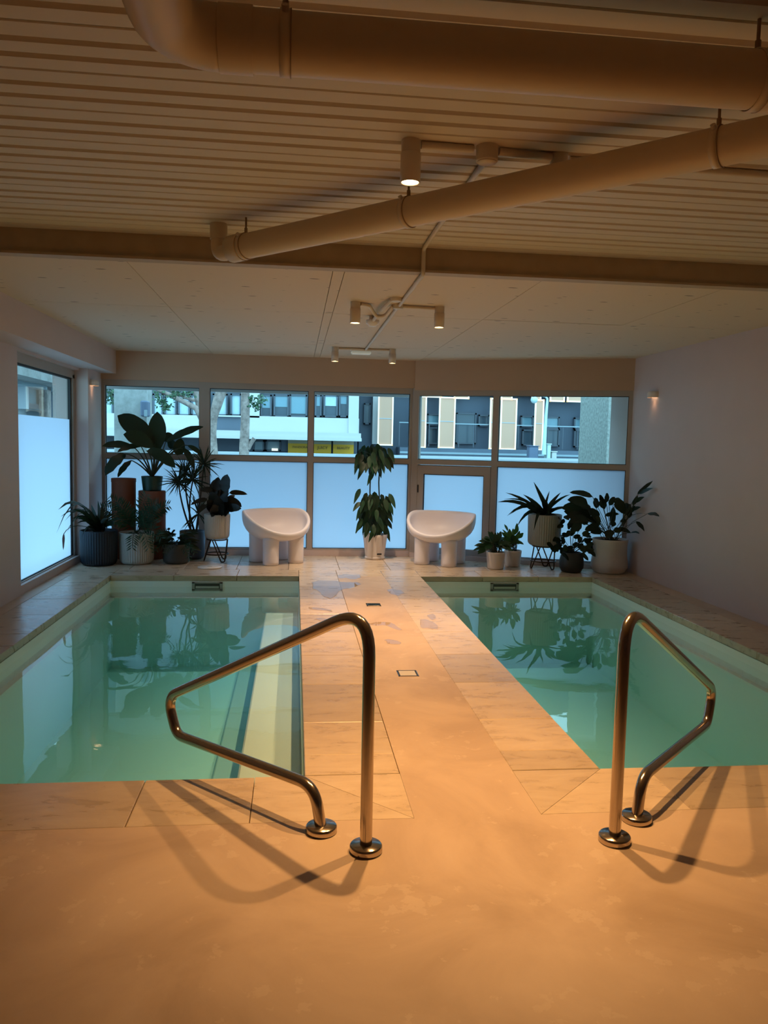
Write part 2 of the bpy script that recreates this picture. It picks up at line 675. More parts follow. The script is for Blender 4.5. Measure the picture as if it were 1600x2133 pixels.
def fillet(pts, radii, n=6):
    """round the inner corners of a polyline"""
    pts = [Vector(p) for p in pts]
    out = [pts[0]]
    for i in range(1, len(pts) - 1):
        a, b, c = pts[i - 1], pts[i], pts[i + 1]
        u, v = (a - b).normalized(), (c - b).normalized()
        ang = u.angle(v)
        r = radii[i - 1]
        if r <= 0:
            out.append(b)
            continue
        d = min(r / math.tan(ang / 2), 0.48 * (a - b).length, 0.48 * (c - b).length)
        p0, p1 = b + u * d, b + v * d
        for k in range(n + 1):
            t = k / n
            out.append(p0 * (1 - t) ** 2 + b * 2 * t * (1 - t) + p1 * t * t)
    out.append(pts[-1])
    return out


# ------------------------------------------------------------------ room dimensions
XL1, XL2, XR1, XR2 = -1.97, 0.06, 1.43, 3.44       # pool edges
YN, YF = 3.432, 8.76
WL, WR, YBACK, YA = -2.52, 4.04, -3.2, 10.40       # walls; YA = glass line
ZC, ZD, YB = 2.57, 2.723, 5.085                     # flat ceiling, deck, beam
ZW = -0.125                                         # water level
CT = 0.06                                           # coping thickness
CW, CL = 0.43, 0.67                                 # coping tile
BX0, BX1 = 0.49, 1.01                               # central floor band
# angled window wall B
PB0, PB1 = Vector((1.58, 10.35, 0)), Vector((4.06, 9.274, 0))
EB = (PB1 - PB0).normalized()
NB = Vector((EB.y, -EB.x, 0))                        # points into the room

# ------------------------------------------------------------------ floor
fb = MB()
for x0, y0, x1, y1 in ((WL - 0.12, YBACK, WR, YN - CW), (BX0, YN - CW, BX1, YF),
                       (WL - 0.12, YN - CW, XL1 - CW, YF + CW), (XR2 + CW, YN - CW, WR, YF + CW)):
    fb.box((x0, y0, -CT), (x1, y1, 0))
floor = struct(fb.build('floor', M['cement']))
BASE = MB()
for x0, y0, x1, y1 in ((WL - 0.12, YBACK, WR, YN - 0.02), (XL2 + 0.02, YN, XR1 - 0.02, YF), (WL - 0.12, YN, XL1 - 0.02, YF),
                       (XR2 + 0.02, YN, WR, YF), (WL - 0.12, YF + 0.02, WR, 10.62)):
    BASE.box((x0, y0, -0.2), (x1, y1, -CT - 0.001))
struct(BASE.build('floor', simple('grout', (0.22, 0.17, 0.12), 0.9)))

GAP = 0.004
TILES = {}


def tile(lx, ly, x, y, rot=0):
    """one travertine coping or floor tile, a part of the floor"""
    key = (round(lx, 3), round(ly, 3))
    if key not in TILES:
        o = MB().bbox((-lx / 2 + GAP / 2, -ly / 2 + GAP / 2, -CT), (lx / 2 - GAP / 2, ly / 2 - GAP / 2, 0), 0.003).build('coping_tile', M['trav'], floor)
        TILES[key] = o
        first = True
    else:
        o = TILES[key].copy()
        link(o)
        first = False
    o.location = (x, y, random.uniform(-0.0008, 0.0004))
    return o


def polytile(poly):
    cx = sum(p[0] for p in poly) / len(poly)
    cy = sum(p[1] for p in poly) / len(poly)
    g = [(cx + (p[0] - cx) * 0.993, cy + (p[1] - cy) * 0.993) for p in poly]
    o = MB().prism([(p[0] - cx, p[1] - cy) for p in g], -CT, 0).build('coping_tile', M['trav'], floor)
    o.location = (cx, cy, 0)


# strips beside the walkway, both pools (rotated so the grain runs across)
ys = [YN, 4.11, 4.78, 5.45, 6.12, 6.79, 7.46, 8.13, YF]
for a, b in zip(ys[:-1], ys[1:]):
    if a == YN:
        tile(CW, 3.67 - 3.44, (XL2 + BX0) / 2, 3.555)
        tile(CW, 0.44, (XL2 + BX0) / 2, 3.89)
        tile(XR1 - BX1, 3.67 - 3.44, (XR1 + BX1) / 2, 3.555)
        tile(XR1 - BX1, 0.44, (XR1 + BX1) / 2, 3.89)
    else:
        tile(CW, b - a, (XL2 + BX0) / 2, (a + b) / 2)
        tile(XR1 - BX1, b - a, (XR1 + BX1) / 2, (a + b) / 2)
    # outer strips
    tile(CW, b - a, XL1 - CW / 2, (a + b) / 2)
    tile(CW, b - a, XR2 + CW / 2, (a + b) / 2)
# mitred corners of the front coping
polytile([(XL2, YN), (BX0, YN), (BX0, YN - CW)])
polytile([(BX1, YN), (XR1, YN), (BX1, YN - CW)])
polytile([(-0.158, YN), (XL2, YN), (BX0, YN - CW), (-0.158, YN - CW)])
polytile([(XR1, YN), (1.65, YN), (1.65, YN - CW), (BX1, YN - CW)])
xs = [-0.158, -0.63, -1.30, XL1]
for a, b in zip(xs[1:], xs[:-1]):
    tile(b - a, CW, (a + b) / 2, YN - CW / 2)
tile(CW, CW, XL1 - CW / 2, YN - CW / 2)
xs = [1.65, 2.32, 2.99, XR2]
for a, b in zip(xs[:-1], xs[1:]):
    tile(b - a, CW, (a + b) / 2, YN - CW / 2)
tile(CW, CW, XR2 + CW / 2, YN - CW / 2)
# far end: coping row then field rows up to the windows
xs = [WL - 0.1, XL1, -1.30, -0.62, XL2, BX0, BX1, XR1, 2.146, 2.80, XR2, WR]
for a, b in zip(xs[:-1], xs[1:]):
    tile(b - a, CW, (a + b) / 2, YF + CW / 2)
rows = [YF + CW, 9.82, 10.55]
xs = [WL - 0.1, -1.86, -1.26, -0.66, -0.06, 0.54, 1.14, 1.74, 2.34, 2.94, 3.54, WR]
for a, b in zip(rows[:-1], rows[1:]):
    for x0, x1 in zip(xs[:-1], xs[1:]):
        tile(x1 - x0, b - a, (x0 + x1) / 2, (a + b) / 2)

# ------------------------------------------------------------------ walls
L = WL
wl = MB()
wl.box((L - 0.35, YBACK, -0.06), (L, 7.62, ZD + 0.1))                       # solid wall up to the corner window
wl.box((-2.42 - 0.40, 9.70, -0.06), (-2.42, 10.5, 2.30))                     # end pier with wall lamp
wl.box((L - 0.35, 7.62, 2.26), (L, 10.5, ZC + 0.1))                          # wall over the window
struct(wl.build('wall_left', M['paint']))
struct(MB().box((L - 0.3, 4.2, 2.285), (-2.235, 10.42, ZC + 0.02)).build('trim_1', M['paint']))   # bulkhead
struct(MB().box((WR, YBACK, -0.06), (WR + 0.2, 9.9, ZD + 0.1)).build('wall_right', M['paint']))
struct(MB().box((WL - 0.35, YBACK - 0.2, -0.06), (WR + 0.2, YBACK, ZD + 0.1)).build('wall_front', M['paint']))
wb = MB()
wb.box((-2.60, 10.33, 2.215), (1.60, 10.6, ZC + 0.05))
p = PB0 + NB * 0.06
wb.obox((p.x - 0.02 * EB.x, p.y - 0.02 * EB.y, 2.19), EB, 2.78, -NB, 0.25, ZC + 0.05 - 2.19)
struct(wb.build('wall_back', M['header']))

# ------------------------------------------------------------------ ceiling
ceil = struct(MB().box((WL - 0.35, YBACK, ZD + 0.06), (WR + 0.2, YB + 0.02, ZD + 0.12)).box((WL - 0.35, YB + 0.06, ZC + 0.035), (WR + 0.2, 10.7, ZC + 0.12)).build('ceiling', M['deckpaint']))
# ribbed metal deck sheets
PER = 0.325


def deck_sheet():
    d = 0.014
    prof = [(0.004, 0.05), (0.004, 0.004), (0.008, 0), (0.094, 0), (0.104, d), (0.122, d), (0.132, 0),
            (0.203, 0), (0.213, d), (0.231, d), (0.241, 0), (0.317, 0), (0.321, 0.004), (0.321, 0.05)]
    m = MB()
    x0, x1 = WL - 0.02, WR + 0.02
    n = len(prof)
    vs = [(x0, y, z) for y, z in prof] + [(x1, y, z) for y, z in prof]
    m.add(vs, [(i, n + i, n + i + 1, i + 1) for i in range(n - 1)])
    return m.build('deck_sheet', M['deckpaint'], ceil)


sheet = deck_sheet()
k = 0
y = 4.880
while y > YBACK - PER:
    o = sheet if k == 0 else sheet.copy()
    if k:
        link(o)
    o.location = (0, y - PER * 0, ZD)
    y -= PER
    k += 1
# remaining strip against the beam
o = sheet.copy()
link(o)
o.location = (0, 4.880 + PER, ZD)
o.scale = (1, 0.0001 + (YB - 4.880 - PER) / PER if YB > 4.880 + PER else 0.01, 1)
bpy.data.objects.remove(o)
# beam between deck and flat ceiling
bb = MB().box((WL, YB, ZC + 0.006), (WR, YB + 0.07, ZD + 0.06)).box((WL, YB - 0.025, ZC - 0.002), (WR, YB + 0.07, ZC + 0.012))
struct(bb.build('trim_2', M['beam']))
# flat board ceiling beyond the beam
XS = [WL - 0.02, -1.05, 0.225, 0.300, 1.594, 2.85, WR + 0.02]
YS = [YB + 0.07, 6.82, 9.02, 10.6]
for i in range(len(XS) - 1):
    yy = YS if i != 2 else [YB + 0.07, 6.82, 8.9, 10.6]
    for j in range(len(yy) - 1):
        g = 0.0022
        cx, cy = (XS[i] + XS[i + 1]) / 2, (yy[j] + yy[j + 1]) / 2
        hx, hy = (XS[i + 1] - XS[i]) / 2 - g, (yy[j + 1] - yy[j]) / 2 - 0.004
        o = MB().box((-hx, -hy, 0), (hx, hy, 0.03)).build('ceiling_board', M['board'], ceil)
        o.location = (cx, cy, ZC + random.uniform(0, 0.0015))


# ------------------------------------------------------------------ windows
def window(name, o, ex, nrm, w_, zs, stiles=(0.035, 0.035), frost=True, upper=True, stile_z=(0.0, 2.215)):
    """o: start on the glass line, ex: along, nrm: into the room, zs: (low0, low1, up0, up1, top)"""
    l0, l1, u0, u1, top = zs
    dp = 0.075
    m = MB()

    def bar(a, b, z0, z1, d0=-0.03, d=dp, mi=0):
        m.obox(Vector(o) + ex * a + nrm * d0 + Vector((0, 0, z0)), ex, b - a, nrm, d, z1 - z0, mi)
    a, b = stiles
    bar(0, a, stile_z[0], top)
    bar(w_ - b, w_, stile_z[0], top)
    if frost:
        bar(a, w_ - b, 0.0, l0)
    bar(a, w_ - b, l1, u0)
    bar(a, w_ - b, u1, top)
    # thin black gaskets around each pane
    g = 0.007
    spans = ([(l0, l1)] if frost else []) + [(u0, u1)]
    for z0, z1 in spans:
        for q in ((a, a + g, z0, z1), (w_ - b - g, w_ - b, z0, z1), (a, w_ - b, z0, z0 + g), (a, w_ - b, z1 - g, z1)):
            bar(*q, d0=-0.015, d=0.03, mi=1)
    f = struct(m.build(name, [M['frame'], M['gasket']]))
    if frost:
        MB().obox(Vector(o) + ex * a + nrm * -0.004 + Vector((0, 0, l0)), ex, w_ - a - b, nrm, 0.0005, l1 - l0).build('frosted_pane', M['frost'], f)
    MB().obox(Vector(o) + ex * a + nrm * -0.004 + Vector((0, 0, u0)), ex, w_ - a - b, nrm, 0.0005, u1 - u0).build('glass_pane', M['clear'], f)
    return f


EX = Vector((1, 0, 0))
NA = Vector((0, -1, 0))
ZA = (0.095, 1.228, 1.294, 2.142, 2.225)
# bays of the straight window wall
window('window_2', (-2.44, YA, 0), EX, NA, 1.286, ZA, (0.06, 0.065))
window('window_3', (-1.154, YA, 0), EX, NA, 1.354, ZA, (0.065, 0.035))
window('window_4', (0.20, YA, 0), EX, NA, 1.36, ZA, (0.036, 0.07))
# angled bays: the door bay and the last one
ZB = (0.075, 1.228, 1.294, 2.122, 2.20)
LB = (PB1 - PB0).length
window('window_5', PB0, EB, NB, 1.045, ZB, (0.035, 0.035), frost=False)
window('window_6', PB0 + EB * 1.045, EB, NB, LB - 1.045, ZB, (0.04, 0.05))
# door leaf under the fourth light
d0 = 0.035
dm = MB()
for a, b, z0, z1 in ((d0 + 0.006, d0 + 0.085, 0.02, 1.216), (1.010 - 0.091, 1.010 - 0.006, 0.02, 1.216), (d0 + 0.085, 0.919, 0.02, 0.14), (d0 + 0.085, 0.919, 1.105, 1.216)):
    dm.obox(PB0 + EB * a + NB * -0.02 + Vector((0, 0, z0)), EB, b - a, NB, 0.06, z1 - z0)
for a, b, z0, z1 in ((d0 + 0.085, d0 + 0.094, 0.14, 1.105), (0.911, 0.919, 0.14, 1.105), (d0 + 0.085, 0.919, 1.096, 1.105), (d0, d0 + 0.006, 0.02, 1.222), (1.004, 1.010, 0.02, 1.222), (d0, 1.010, 1.217, 1.224)):
    dm.obox(PB0 + EB * a + NB * -0.01 + Vector((0, 0, z0)), EB, b - a, NB, 0.03, z1 - z0, 1)
door = struct(dm.build('door_1', [M['frame'], M['gasket']]))
MB().obox(PB0 + EB * (d0 + 0.085) + Vector((0, 0, 0.14)), EB, 0.919 - d0 - 0.085, NB, 0.0005, 0.965).build('frosted_pane', M['frost'], door)
MB().obox(PB0 + EB * (d0 + 0.012) + NB * 0.04 + Vector((0, 0, 0.86)), EB, 0.014, NB, 0.02, 0.10).build('hinge', M['gasket'], door)
# corner post where the wall bends, kerbs under the glass
struct(MB().prism([(1.525, 10.325), (1.60, 10.295), (1.66, 10.45), (1.525, 10.45)], 0, 2.22).build('trim_3', M['frame']))
kb = MB().box((-2.45, 10.345, 0), (1.62, 10.46, 0.075)).obox(PB0 + NB * 0.085 - EB * 0.03, EB, LB + 0.03, -NB, 0.12, 0.06)
struct(kb.build('baseboard_back', M['paint']))
struct(MB().box((-2.70, 7.60, 0), (-2.53, 9.70, 0.085)).build('baseboard_left', M['paint']))
# left corner window: one tall pane, clear above a frosted film
XW = -2.60
m = MB()
m.box((XW - 0.04, 7.60, 2.165), (XW + 0.03, 9.70, 2.27))
m.box((XW - 0.04, 9.615, 0.06), (XW + 0.03, 9.70, 2.2))
m.box((XW - 0.04, 7.60, 0.06), (XW + 0.03, 7.64, 2.2))
m.box((XW - 0.04, 7.60, 0.06), (XW + 0.03, 9.70, 0.095))
for q in (((XW - 0.02, 7.64, 2.145), (XW + 0.012, 9.615, 2.165)), ((XW - 0.02, 9.585, 0.095), (XW + 0.012, 9.615, 2.15)), ((XW - 0.02, 7.64, 0.095), (XW + 0.012, 9.615, 0.103))):
    m.box(*q, 1)
win1 = struct(m.build('window_1', [M['frame'], M['gasket']]))
MB().box((XW - 0.004, 7.64, 0.10), (XW - 0.0035, 9.59, 1.685)).build('frosted_pane', M['frost'], win1)
MB().box((XW - 0.004, 7.64, 1.685), (XW - 0.0035, 9.59, 2.15)).build('glass_pane', M['clear'], win1)


# ------------------------------------------------------------------ pools
def pool(x0, x1, bench_side, wname, label):
    """fibreglass shell open at the top with a bench and a lower step along one side"""
    zb, z1 = -1.02, -CT
    s = MB()
    lip = -0.125
    t = 0.10
    # outer block minus inside = inner faces + thick walls
    s.add([(x0, YN, z1), (x1, YN, z1), (x1, YF, z1), (x0, YF, z1), (x0, YN, zb), (x1, YN, zb), (x1, YF, zb), (x0, YF, zb)],
          [(0, 1, 5, 4), (1, 2, 6, 5), (2, 3, 7, 6), (3, 0, 4, 7), (4, 5, 6, 7)])
    t = 0.02
    s.add([(x0 - t, YN - t, z1), (x1 + t, YN - t, z1), (x1 + t, YF + t, z1), (x0 - t, YF + t, z1), (x0 - t, YN - t, zb - t), (x1 + t, YN - t, zb - t), (x1 + t, YF + t, zb - t), (x0 - t, YF + t, zb - t)],
          [(0, 4, 5, 1), (1, 5, 6, 2), (2, 6, 7, 3), (3, 7, 4, 0), (4, 7, 6, 5)])
    # small ledge just under the water line
    for a, b in ((((x0, YN, -0.26), (x0 + 0.05, YF, -0.235)) if bench_side > 0 else ((x1 - 0.05, YN, -0.26), (x1, YF, -0.235))), ((x0, YF - 0.05, -0.26), (x1, YF, -0.235))):
        s.box(a, b)
    sh = struct(s.build('floor', M['pool']))
    sh.name = 'floor_pool_shell'
    bx = (x1 - 0.36, x1) if bench_side > 0 else (x0, x0 + 0.36)
    MB().bbox((bx[0], YN + 0.001, zb), (bx[1], YF - 0.001, -0.40), 0.012).build('bench_step', M['pool'], sh)
    b2 = (x1 - 0.62, x1 - 0.36) if bench_side > 0 else (x0 + 0.36, x0 + 0.62)
    MB().bbox((b2[0], YN + 0.001, zb), (b2[1], YF - 0.001, -0.92), 0.012).build('lower_step', M['pool'], sh)
    # skimmer slot in the far wall
    return sh


pool(XL1, XL2, +1, None, None)
pool(XR1, XR2, -1, None, None)
for i, (x0, x1, lab) in enumerate(((XL1, XL2, 'still teal water filling the left pool with pale bench step'), (XR1, XR2, 'still teal water filling the right pool along the grey wall'))):
    e = 0.012
    o = recalc(MB().box((x0 - e, YN - e, -1.03), (x1 + e, YF + e, ZW)).build('pool_water', M['water']))
    tag(o, lab, 'water')
for px, lab in ((432, 'pale skimmer slot in the far wall of the left pool'), (1051, 'pale skimmer slot in the far wall of the right pool')):
    c = at(px, 1221, YF)
    t = thing('pool_skimmer', (c.x, YF, -0.12), lab, 'skimmer')
    mm = MB()
    x0, x1, z0, z1 = c.x - 0.165, c.x + 0.165, -0.165, -0.072
    for a in (((x0, YF - 0.012, z1 - 0.012), (x1, YF - 0.001, z1)), ((x0, YF - 0.012, z0), (x1, YF - 0.001, z0 + 0.02)), ((x0, YF - 0.012, z0), (x0 + 0.03, YF - 0.001, z1)), ((x1 - 0.03, YF - 0.012, z0), (x1, YF - 0.001, z1))):
        mm.box(*a)
    mm.build('faceplate', M['greypot'], t)
    MB().box((x0 + 0.03, YF - 0.004, z0 + 0.02), (x1 - 0.03, YF - 0.001, z1 - 0.012)).build('slot', M['darkgrey'], t)
    MB().box((x0 + 0.04, YF - 0.010, z0 + 0.025), (x1 - 0.04, YF - 0.005, z0 + 0.05)).build('weir_flap', M['palepot'], t)


# ------------------------------------------------------------------ lamps
def ceiling_lamp(x, y, ztop, label, rad=0.041, h=0.162, power=1.0, col=LAMP_COL):
    t = thing('ceiling_lamp', (x, y, ztop), label, 'ceiling lamp')
    MB().lathe([(rad * 0.94, -0.052), (rad * 0.94, 0)], (x, y, ztop), 24).build('mounting_collar', M['beam' if 0 else 'conduit'], t)
    MB().lathe([(rad - 0.006, -h + 0.010), (rad - 0.006, -h), (rad, -h), (rad, -0.052), (rad * 0.9, -0.052)], (x, y, ztop), 28).build('lamp_shade', M['lampbody'], t)
    MB().lathe([(0.0, -h + 0.006), (rad - 0.006, -h + 0.006)], (x, y, ztop), 24).build('lens', M['glow'], t)
    ld = bpy.data.lights.new('spot', 'SPOT')
    ld.energy = LAMP_W * power
    ld.color = col
    ld.spot_size = math.radians(92)
    ld.spot_blend = 1.0
    ld.shadow_soft_size = 0.022
    lo = bpy.data.objects.new('spot_light', ld)
    link(lo)
    lo.parent = t
    lo.location = (0, 0, -h - 0.012)
    return t


ceiling_lamp(0.457, 3.337, ZD, 'large cream cylinder lamp nearest the camera, lit under the ribbed deck', 0.042, 0.168)
ceiling_lamp(1.10, 3.385, ZD, 'cream cylinder lamp hidden behind the slanting pipe under the ribbed deck', 0.040, 0.158)
ceiling_lamp(0.449, 6.22, ZC, 'left lamp of the middle pair with a wavy conduit to it', power=1.05, col=(1.0, 0.58, 0.27))
ceiling_lamp(1.119, 6.28, ZC, 'right lamp of the middle pair beyond the beam', power=1.05, col=(1.0, 0.58, 0.27))
ceiling_lamp(0.438, 9.15, ZC, 'left lamp of the far pair beside the emergency light', power=0.58, col=(1.0, 0.73, 0.50))
ceiling_lamp(1.097, 9.15, ZC, 'right lamp of the far pair near the windows', power=0.58, col=(1.0, 0.73, 0.50))


def sconce(pos, nrm, label, power):
    pos, nrm = Vector(pos), Vector(nrm)
    t = thing('wall_lamp', pos, label, 'wall lamp')
    m = MB()
    n = 12
    ax = nrm.cross(Vector((0, 0, 1)))
    vs = []
    for z, s in ((-0.032, 1.0), (0.012, 1.0), (0.030, 0.93), (0.036, 0.8)):
        for k in range(n + 1):
            a = -PI / 2 + PI * k / n
            vs.append(pos + ax * (math.sin(a) * 0.088 * s) + nrm * (math.cos(a) * 0.085 * s) + Vector((0, 0, z)))
    fs = [(i * (n + 1) + k, i * (n + 1) + k + 1, (i + 1) * (n + 1) + k + 1, (i + 1) * (n + 1) + k) for i in range(3) for k in range(n)]
    fs.append(tuple(3 * (n + 1) + k for k in range(n + 1)))
    m.add(vs, fs)
    sh = recalc(m.build('lamp_shade', M['lampbody'], t))
    vs2 = [pos + ax * (math.sin(-PI / 2 + PI * k / n) * 0.070) + nrm * (math.cos(-PI / 2 + PI * k / n) * 0.067) + Vector((0, 0, -0.024)) for k in range(n + 1)]
    MB().add(vs2, [tuple(range(n + 1))]).build('lens', M['sconceglow'], t)
    ld = bpy.data.lights.new('wall_spot', 'SPOT')
    ld.energy = power
    ld.color = (1.0, 0.55, 0.28)
    ld.spot_size = math.radians(120)
    ld.spot_blend = 1.0
    ld.shadow_soft_size = 0.03
    lo = bpy.data.objects.new('wall_spot', ld)
    link(lo)
    lo.parent = t
    lo.location = nrm * 0.04 + Vector((0, 0, -0.04))


sconce((WR, 8.65, 2.105), (-1, 0, 0), 'half-round wall lamp on the right wall', 0.5)
sconce((-2.42, 9.87, 2.13), (1, 0, 0), 'half-round wall lamp on the pier beside the corner window', 0.5)

# emergency light and smoke detector
t = thing('emergency_light', (0.74, 9.21, ZC), 'flat white emergency light under the conduit between the far lamps', 'emergency light')
MB().bbox((0.62, 9.17, ZC - 0.03), (0.86, 9.25, ZC - 0.006), 0.004).build('housing', M['lampbody'], t)
MB().bbox((0.625, 9.168, ZC - 0.066), (0.855, 9.25, ZC - 0.03), 0.012).build('diffuser', simple('light_diffuser', (.85, .87, .86), .4, emit=(.8, 1, .9), es=.12), t)
t = thing('smoke_detector', (0.645, 6.86, ZC), 'white smoke detector at the end of the short conduit', 'smoke detector')
MB().lathe([(0.03, -0.035), (0.03, 0)], (0.645, 6.86, ZC), 16).build('base', M['conduit'], t)
MB().lathe([(0.0, -0.088), (0.032, -0.086), (0.038, -0.074), (0.055, -0.066), (0.057, -0.036), (0.0, -0.036)], (0.645, 6.86, ZC), 24).build('sensor_head', M['whiteplastic'], t)

# ------------------------------------------------------------------ conduits
R = 0.0135


def conduit(pts, label, rad=R, radii=None):
    pts = fillet(pts, radii or [0.03] * (len(pts) - 2), 4)
    return tag(MB().tube(pts, rad, 8).build('conduit', M['conduit']), label, 'conduit')


zc_ = ZC - R - 0.001
zd_ = ZD - R - 0.001
conduit([(0.80, 3.44, zd_), (0.788, 4.55, zd_), (0.787, YB - 0.045, zd_), (0.787, YB - 0.045, ZC - 0.02), (0.79, YB + 0.12, zc_), (0.79, 9.2, zc_)], 'long thin conduit running along the middle of the ceiling and over the beam')
conduit([(0.50, 3.337, zd_), (0.72, 3.345, zd_)], 'short conduit from the nearest lamp to the round junction box', 0.017)
conduit([(0.83, 3.35, zd_), (1.065, 3.38, zd_)], 'short conduit from the junction box to the lamp behind the pipe', 0.017)
conduit([(1.15, 3.40, zd_), (3.98, 3.46, zd_)], 'conduit leaving to the right wall under the ribbed deck', 0.017)
conduit([(0.49, 6.22, zc_), (0.56, 6.26, zc_), (0.63, 6.42, zc_ - 0.058), (0.70, 6.40, zc_ - 0.055), (0.745, 6.25, zc_)], 'wavy conduit to the left lamp of the middle pair', R, [0.06] * 3)
conduit([(0.82, 6.25, zc_), (1.08, 6.28, zc_)], 'straight conduit to the right lamp of the middle pair')
conduit([(0.48, 9.15, zc_), (0.765, 9.15, zc_)], 'conduit to the left lamp of the far pair')
conduit([(0.81, 9.15, zc_), (1.06, 9.15, zc_)], 'conduit to the right lamp of the far pair')
conduit([(0.70, 5.98, zc_), (0.662, 6.20, zc_ - 0.03), (0.645, 6.83, zc_ - 0.03)], 'short conduit dropping to the smoke detector')
t = thing('junction_box', (0.778, 3.345, ZD), 'round junction box beside the nearest lamp on the ribbed deck', 'junction box')
MB().lathe([(0.0, -0.062), (0.045, -0.062), (0.046, -0.054), (0.046, 0)], (0.778, 3.345, ZD), 24).build('box_body', M['conduit'], t)
MB().lathe([(0.0, -0.066), (0.040, -0.066), (0.040, -0.062), (0, -0.062)], (0.778, 3.345, ZD), 24).build('box_lid', M['lampbody'], t)
t = thing('junction_box', (0.785, 6.25, ZC), 'round junction box between the middle lamps on the flat ceiling', 'junction box')
MB().lathe([(0.0, -0.034), (0.040, -0.034), (0.040, 0)], (0.785, 6.25, ZC), 20).build('box_body', M['conduit'], t)
t = thing('junction_box', (0.735, 5.98, ZC), 'open round ceiling box at the start of the smoke detector conduit', 'junction box')
MB().lathe([(0.030, -0.026), (0.042, -0.026), (0.046, 0)], (0.735, 5.98, ZC), 20).build('box_body', M['conduit'], t)


# ------------------------------------------------------------------ drain pipes
def clamp(t, c, axis, rad, ztop):
    """hanger: ring round the pipe, ear with bolt, rod up to the deck"""
    axis = Vector(axis).normalized()
    c = Vector(c)
    side = Vector((0, 0, 1)).cross(axis).normalized()
    for sgn in (0,):
        ring = MB()
        n = 28
        pr = [(rad + 0.001, -0.014), (rad + 0.0035, -0.014), (rad + 0.0035, 0.014), (rad + 0.001, 0.014)]
        vs = []
        for r_, o_ in pr:
            for k in range(n):
                a = 2 * PI * k / n
                vs.append(c + axis * o_ + side * (math.cos(a) * r_) + Vector((0, 0, math.sin(a) * r_)))
        ring.add(vs, [(i * n + k, i * n + (k + 1) % n, (i + 1) * n + (k + 1) % n, (i + 1) * n + k) for i in range(3) for k in range(n)], 0, True)
        rg = recalc(ring.build('pipe_clamp', M['pipe'], t))
    # thin dark ring, the shadow gap beside the clamp put in as colour
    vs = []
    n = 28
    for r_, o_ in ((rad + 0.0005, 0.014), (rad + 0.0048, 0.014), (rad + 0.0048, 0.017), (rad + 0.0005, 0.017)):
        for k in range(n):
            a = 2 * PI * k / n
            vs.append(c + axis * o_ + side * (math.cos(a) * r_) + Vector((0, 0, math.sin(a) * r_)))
    recalc(MB().add(vs, [(i * n + k, i * n + (k + 1) % n, (i + 1) * n + (k + 1) % n, (i + 1) * n + k) for i in range(3) for k in range(n)], 0, True).build('clamp_shadow_line', M['rod'], rg))
    ev = c + side * (rad * 0.72) * (-1 if side.y > 0 else 1) + Vector((0, 0, rad * 0.62))
    outd = (ev - c).normalized()
    MB().tube([ev - outd * 0.01, ev + outd * 0.022], 0.010, 8).build('bolt', M['conduit'], rg)
    MB().tube([c + Vector((0, 0, rad)), c + Vector((0, 0, rad + 0.03))], 0.009, 8).tube([c + Vector((0, 0, rad + 0.02)), (c.x, c.y, ztop)], 0.0055, 8).build('hanger_rod', M['rod'], t)


RB = 0.079
zb_ = 2.553
t = thing('drain_pipe', (1.2, 2.26, zb_), 'thick cream drain pipe with an elbow, hanging across the top of the view', 'pipe')
MB().tube([(-0.13, 2.26, zb_), (WR - 0.01, 2.255, zb_)], RB, 32).build('pipe_run', M['pipe'], t)
pts = [Vector((-0.21, 2.26, zb_))]
for k in range(11):
    a = k / 10 * PI / 2
    pts.append(Vector((-0.21 - 0.14 * math.sin(a), 2.26 - 0.14 * (1 - math.cos(a)), zb_)))
pts.append(Vector((-0.35, 0.9, zb_)))
MB().tube(pts, RB + 0.002, 28).build('elbow', M['pipe'], t)
MB().tube([(-0.215, 2.26, zb_), (-0.125, 2.26, zb_)], RB + 0.005, 32).build('socket', M['pipe'], t)
MB().tube([(1.325, 2.2595, zb_), (1.50, 2.259, zb_)], RB + 0.004, 32).build('socket', M['pipe'], t)
clamp(t, (-0.04, 2.26, zb_), (1, 0, 0), RB, ZD)
clamp(t, (1.312, 2.26, zb_), (1, 0, 0), RB + 0.001, ZD)
clamp(t, (2.9, 2.257, zb_), (1, 0, 0), RB, ZD)

RD = 0.069
a0, a1 = Vector((-0.288, 4.603, 2.566)), Vector((1.50, 2.80, 2.572))
ax = (a1 - a0).normalized()
t = thing('drain_pipe', a0, 'slimmer drain pipe slanting diagonally below the deck with a small elbow end', 'pipe')
MB().tube(fillet([a0 - ax * 0.04, a0 + ax * 3.03, Vector((a0.x + ax.x * 3.03, a0.y + ax.y * 3.03, ZD + 0.01))], [0.06], 8), RD, 28).build('pipe_run', M['pipe'], t)
MB().tube([a0 - ax * 0.125, a0 - ax * 0.115, a0 - ax * 0.02], [RD * 0.9, RD + 0.006, RD + 0.006], 28).build('socket', M['pipe'], t)
e0 = a0 - ax * 0.11 + Vector((0, 0, -0.012))
e1 = a0 - ax * 0.235 + Vector((0, 0, -0.012))
el = fillet([e0, e1, (e1.x, e1.y, ZD + 0.0)], [0.05], 8)
MB().tube(el, 0.044, 20).build('elbow', M['pipe'], t)
MB().tube([(e1.x, e1.y, 2.635), (e1.x, e1.y, ZD)], 0.050, 20).build('socket', M['pipe'], t)
clamp(t, a0, ax, RD, ZD)
tt = (Vector((0.567, 3.865, 0)) - Vector((a0.x, a0.y, 0))).length
clamp(t, a0 + ax * 1.139, ax, RD, ZD)
clamp(t, a0 + ax * 2.535, ax, RD, ZD)

# ------------------------------------------------------------------ handrails


